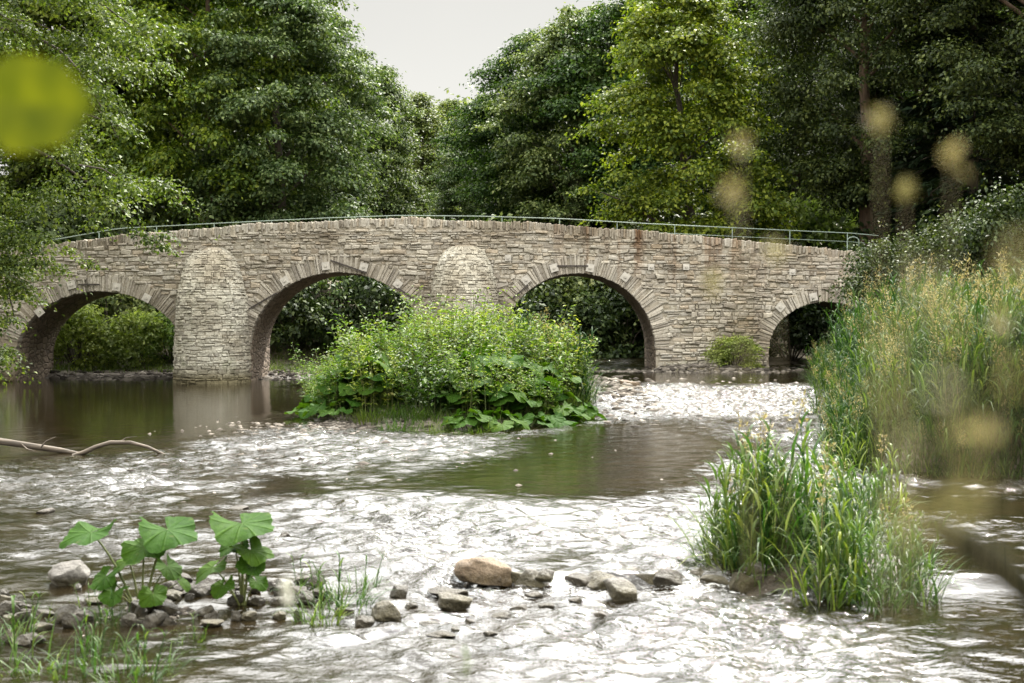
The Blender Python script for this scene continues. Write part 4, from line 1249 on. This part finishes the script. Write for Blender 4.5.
for i, (px, py, w_, h_) in enumerate([(512 + 23 * k, 590 + 2.2 * math.sin(k * 2.1), 48 + 9 * math.sin(k * 3.7), 16 + 2.5 * math.sin(k * 1.9)) for k in range(13)]):
    rock('low wet stone in the sill with water slipping over it', px, py, w_, h_, ('rock_olive', 'rock_grey', 'rock_olive', 'rock_dark')[i % 4], 60 + i, SS)
DS = 'dark wet stones of the near shoal'
_r = np.random.default_rng(5)
for i in range(64):
    px = _r.uniform(2, 345); py = _r.uniform(585, 632) if px > 60 else _r.uniform(600, 650)
    rock('small dark wet stone among the plants of the near shoal', px, py, _r.uniform(10, 30), _r.uniform(6, 14), 'rock_dark' if i % 4 else 'rock_grey', 100 + i, DS, z=-.08)
RS = 'dark stones showing in the broken water of the sill'
for i, (px, py, w_) in enumerate(((430, 630, 20), (470, 628, 16), (500, 622, 24), (520, 614, 18), (548, 612, 22), (575, 606, 16), (490, 640, 18), (440, 642, 34), (455, 636, 14), (410, 612, 16), (600, 620, 14), (535, 600, 20))):
    rock('dark stone just breaking the water below the tan boulder', px, py, w_, 6, 'rock_dark', 160 + i, RS, z=-.1)
x, y = wp(628, 389, .33)
solid('river_stone', rock_mesh(.42, .28, .24, 77), M['rock_tan'], 'brown blocky stone on the shingle right of the island, before the third arch', 'rock', (x, y, .40))

# shingle: one object, nobody could count it
def pebble_field():
    pts = []
    def put(n, f, zoff, s0, s1):
        x, y = f(n); z = np.maximum(ground_z(x, y), water_z(x, y) - .03) + zoff
        pts.append(np.stack([x, y, z, np.exp(rng.uniform(math.log(s0), math.log(s1), len(x)))], -1))
    g = lambda cx, cy, sx, sy: (lambda n: (rng.normal(cx, sx, n), rng.normal(cy, sy, n)))
    put(900, g(-3.9, 29.2, 1.1, 1.3), 0, .03, .11)
    put(260, g(-3.9, 25.5, 1.1, 1.8), -.02, .03, .09)
    put(420, g(-2.6, 23.5, 1.4, 2.4), -.005, .03, .10)
    put(900, g(2.6, 37.5, .8, 3.2), 0, .04, .15)
    put(300, g(5.0, 39.5, 1.6, 2.2), -.01, .04, .12)
    put(900, g(6.7, 48.2, 1.5, .7), 0, .04, .15)
    put(500, g(3.0, 48.0, 1.2, .4), 0, .04, .12)
    put(700, g(-13.5, 52.0, 1.8, .7), 0, .06, .26)
    put(400, g(-8.0, 53.0, .9, 1.6), 0, .04, .15)
    put(900, g(-3.0, 11.3, .95, .55), -.01, .015, .06)
    put(260, g(-.4, 12.4, .9, .35), -.01, .015, .05)
    put(420, g(-2.2, 24.5, 1.8, 2.6), -.005, .03, .085)
    put(260, g(-1.0, 18.5, 1.6, 2.2), -.01, .02, .06)
    put(300, g(9.0, 50.5, 1.5, 1.0), 0, .04, .15)
    P = np.concatenate(pts); n = len(P)
    V = I1[None] * (1 + .22 * rng.normal(size=(n, len(I1), 1))) * np.stack([rng.uniform(.8, 1.4, n), rng.uniform(.7, 1.1, n), rng.uniform(.3, .6, n)], -1)[:, None] * P[:, 3][:, None, None]
    a = rng.uniform(0, 6.28, n); c, s = np.cos(a)[:, None], np.sin(a)[:, None]
    V = np.stack([V[..., 0] * c - V[..., 1] * s, V[..., 0] * s + V[..., 1] * c, V[..., 2]], -1) + P[:, None, :3]
    Fc = (np.arange(n) * len(I1))[:, None, None] + F1[None]
    me = mesh_np('river_shingle', V.reshape(-1, 3), Fc.reshape(-1, 3), True)
    o = part('river_shingle', me, M['gravel'], None); o['kind'] = 'stuff'; o['label'] = 'shingle of small river stones along the banks and riffles'
pebble_field()

# driftwood branch
q = Q()
pl = np.array([P3(px, py, 23.6) for px, py in ((-60, 432), (0, 441.5), (30, 446), (60, 450.5), (80, 454.5))])
tube(q, pl, [.062, .058, .052, .047, .036], 9)
d1 = part('fallen_branch', q.mesh('fallen_branch'), M['drift'], None)
tag(d1, 'bare forked branch lying in the still pool, reaching in from the left', 'branch')
q = Q()
pl2 = np.array([P3(px, py, 23.4) for px, py in ((72, 456), (82, 453), (95, 446.5), (110, 443.5), (130, 443.8), (148, 447.5), (166, 456), (174, 461))])
pl2[1:-1] += rng.normal(0, .012, pl2[1:-1].shape)
tube(q, pl2, [.03, .038, .037, .034, .030, .026, .022, .014], 8)
for a_, b_, c_ in (((40, 447.5), (46, 441), (55, 437)), ((118, 443.3), (126, 438), (137, 436.5)), ((20, 444), (26, 449), (36, 452))):
    tube(q, np.array([P3(*a_, 23.5), P3(*b_, 23.45), P3(*c_, 23.4)]), [.016, .011, .004], 6)
part('fork', q.mesh('fork'), M['drift'], d1)

# ------------------------------------------------------------------ plants close to the viewer (out of focus)
def near_leaf(rad):
    th = np.linspace(0, 2 * np.pi, 29)[:-1]; V = []
    nr = 5
    for i in range(nr + 1):
        t = i / nr; r = rad * t * (1 + .07 * np.cos(th) + .05 * np.sin(3 * th + 1) + .035 * np.sin(7 * th) + .02 * np.sin(13 * th))
        V.append(np.stack([r * np.cos(th), r * np.sin(th) * .92, .10 * rad * np.abs(np.sin(th)) * t - .05 * rad * t * t], -1))
    V = np.concatenate(V); na = 28
    f = [(i * na + j, i * na + (j + 1) % na, (i + 1) * na + (j + 1) % na, (i + 1) * na + j) for i in range(nr) for j in range(na)]
    q = Q(); q.add(V, f); return q.mesh('leaf')
sap = thing('hazel_sapling', 'round lime green leaf of a sapling held close to the viewer, out of focus', 'sapling', (0, 0, 0))
gx0, gy0 = -.80, 1.25
tipp = P3(-22, 96, 1.30)
q = Q()
tube(q, [(gx0, gy0, gz(gx0, gy0) - .1), (gx0 + .02, gy0, 1.6), (gx0 - .02, gy0 + .02, 2.3), (gx0 + .03, gy0, 3.0)], [.012, .010, .008, .003], 7)
tube(q, [(gx0 - .01, gy0 + .01, 2.15), (-.62, 1.28, 2.42), tuple(tipp)], [.005, .003, .0015], 6)
part('stem', q.mesh('stem'), M['bark'], sap)
lf = near_leaf(.050); 
o = part('leaf', lf, M['near_leaf'], sap, 'round lime green leaf hanging into view'); o.location = tuple(P3(29, 104, 1.30)); o.rotation_euler = (R(68), R(8), R(12)); o.scale = (.98, 1.12, 1)
for dx, dz, s in ((-.05, .25, 1.0), (.03, .5, .8), (-.10, -.1, 1.0)):
    o = part('leaf', lf, None, sap); o.location = (gx0 + dx, gy0, 2.3 + dz); o.rotation_euler = (R(50), R(20 * s), R(200 * dz)); o.scale = (s, s, s)

def seed_stalk(name, label, base, top, headlen, headw, mats=('stem_dry', 'seed'), n=60, extra=None, group=None):
    root = thing(name, label, 'grass stalk', (0, 0, 0), 0, group)
    base = np.array(base); top = np.array(top); t = np.linspace(0, 1, 10)[:, None]
    mid = (base + top) / 2 + [0, .04, .05]
    pts = (1 - t) ** 2 * base + 2 * t * (1 - t) * mid + t * t * top
    q = Q(); tube(q, pts, np.linspace(.0006, .0003, 10), 5)
    part('stalk', q.mesh('stalk'), M[mats[0]], root)
    q = Q(); d = unit(top - pts[-2])
    tt = rng.random(n); p = top - d * headlen * tt[:, None] + unit(rng.normal(size=(n, 3))) * (headw * np.sin(np.clip(tt, .05, .95) * np.pi))[:, None] * rng.random(n)[:, None]
    leaf_cards(q, p, unit(rng.normal(size=(n, 3))), unit(rng.normal(size=(n, 3)) + d * 2), rng.uniform(.008, .014, n), .005, 0)
    part('seed_spray', q.mesh('seed_spray'), M[mats[1]], root)
    return root
ST = 'grass stalks close to the viewer, out of focus'
stl = [(740, 152, 1.0), (735, 205, .92), (880, 130, 1.05), (950, 165, 1.0), (1000, 330, 1.1), (905, 200, 1.15), (985, 440, .8), (775, 260, 1.1), (712, 290, 1.2)]
veil = [(890, 360, .48), (960, 420, .46), (905, 450, .5), (1010, 290, .45), (930, 310, .47)]
for i, (px, py, d) in enumerate(stl):
    t = P3(px, py - 12, d); bx_ = t[0] + .05 + .04 * math.sin(i * 2.1); by = d + .02
    seed_stalk('grass_stalk', 'blurred straw coloured grass stalk close to the viewer before the right bank', (bx_, by, gz(bx_, by)), t, .012, .006, n=16, group=ST)
for i, (px, py, d) in enumerate(veil):
    t = P3(px, py - 30, d); bx_ = t[0] + .04 + .02 * math.sin(i * 2.1); by = d + .02
    seed_stalk('grass_stalk', 'blurred straw coloured grass stalk close to the viewer before the right bank', (bx_, by, gz(bx_, by)), t, .045, .013, n=8, group=ST)
fl = seed_stalk('flower_stalk', 'blurred upright stalk with a small white flower head, before the near shoal', (-.33, 2.05, gz(-.33, 2.05)), P3(286, 582, 2.0), .035, .014, ('stem', 'petal'), 46)
fl['category'] = 'flower'
seed_stalk('grass_stalk', 'short blurred grass stalk poking up at the bottom middle', (-.09, 2.5, gz(-.09, 2.5)), P3(465, 650, 2.5), .05, .006, ('stem', 'grass'), 20)
# dark arching blade at lower right
dk = thing('dead_twig', 'dark blurred twig arching in from the lower right corner', 'twig', (0, 0, 0))
q = Q(); d = 1.15
pp = [P3(px, py, d) for px, py in ((925, 522), (945, 532), (975, 548), (1005, 570), (1030, 592), (1060, 640))]
pp.append(np.array([.52, 1.2, gz(.52, 1.2) - .05]))
tube(q, pp, [.004, .009, .012, .013, .012, .009, .008], 7)
part('stem', q.mesh('stem'), M['near_leaf_dark'], dk)

# ------------------------------------------------------------------ light, sky, camera
SUN = np.array([.18, .57, .80]); SUN /= np.linalg.norm(SUN)
el = math.asin(SUN[2]); az = math.atan2(SUN[0], SUN[1])
w = bpy.data.worlds.new('World'); scene.world = w; w.use_nodes = True
nt = w.node_tree; bg = nt.nodes['Background']
sky = nt.nodes.new('ShaderNodeTexSky'); sky.sky_type = 'NISHITA'; sky.sun_disc = False
sky.sun_elevation = el; sky.sun_rotation = az
tc = nt.nodes.new('ShaderNodeTexCoord'); sep = nt.nodes.new('ShaderNodeSeparateXYZ')
nt.links.new(tc.outputs['Generated'], sep.inputs[0])
cl = noise_node(nt, 2.2, 5, tc.outputs['Generated'])
zz = math_node(nt, 'ADD', sep.outputs[2], maprange(nt, cl, .3, .7, -.03, .03))
n = nt.nodes.new('ShaderNodeValToRGB'); n.color_ramp.interpolation = 'EASE'
CLOUD = [(0, .48), (.08, .48), (.23, .42), (.33, 1.2), (.5, 2.3), (1, 2.4)]
el_ = n.color_ramp.elements
while len(el_) < len(CLOUD): el_.new(.5)
for e, (p, v_) in zip(el_, CLOUD):
    e.position = p; e.color = (v_ * 1.0, v_ * .98, v_ * .915, 1)
nt.links.new(zz, n.inputs['Fac'])
mul = nt.nodes.new('ShaderNodeVectorMath'); mul.operation = 'SCALE'; mul.inputs['Scale'].default_value = 10.0
# thin bright cloud round the veiled sun
dt = nt.nodes.new('ShaderNodeVectorMath'); dt.operation = 'DOT_PRODUCT'; dt.inputs[1].default_value = SUN.tolist()
nt.links.new(tc.outputs['Generated'], dt.inputs[0])
glow = maprange(nt, dt.outputs['Value'], .78, 1.0, 0, 4.1, True)
ad = nt.nodes.new('ShaderNodeVectorMath'); ad.operation = 'ADD'
nt.links.new(n.outputs['Color'], ad.inputs[0]); nt.links.new(glow, ad.inputs[1])
nt.links.new(ad.outputs['Vector'], mul.inputs[0])
nt.links.new(mixc(nt, sky.outputs['Color'], mul.outputs['Vector'], .97), bg.inputs['Color'])
bg.inputs['Strength'].default_value = .10

sd = bpy.data.lights.new('sun', 'SUN'); sd.energy = 5.0; sd.angle = R(.8); sd.color = (1, .95, .86)
so = bpy.data.objects.new('sun', sd); link(so)
from mathutils import Vector
so.rotation_euler = Vector(SUN.tolist()).to_track_quat('Z', 'Y').to_euler()

cd = bpy.data.cameras.new('camera'); cam = bpy.data.objects.new('camera', cd); link(cam)
cd.sensor_width = 36; cd.lens = F * 36 / 1024
cam.location = (0, 0, CAM_H)
cam.rotation_euler = (R(90) - math.atan((341.5 - HOR) / F), 0, 0)
cd.clip_start = .05; cd.clip_end = 2000
cd.dof.use_dof = True; cd.dof.focus_distance = 30; cd.dof.aperture_fstop = 2.8
scene.camera = cam

scene.view_settings.view_transform = 'Standard'; scene.view_settings.look = 'None'
scene.view_settings.exposure = 0.95; scene.view_settings.gamma = 1
scene.render.engine = 'CYCLES'
cy = scene.cycles
cy.max_bounces = 5; cy.diffuse_bounces = 2; cy.glossy_bounces = 3; cy.transmission_bounces = 4; cy.transparent_max_bounces = 4
cy.caustics_reflective = False; cy.caustics_refractive = False
cy.use_denoising = True
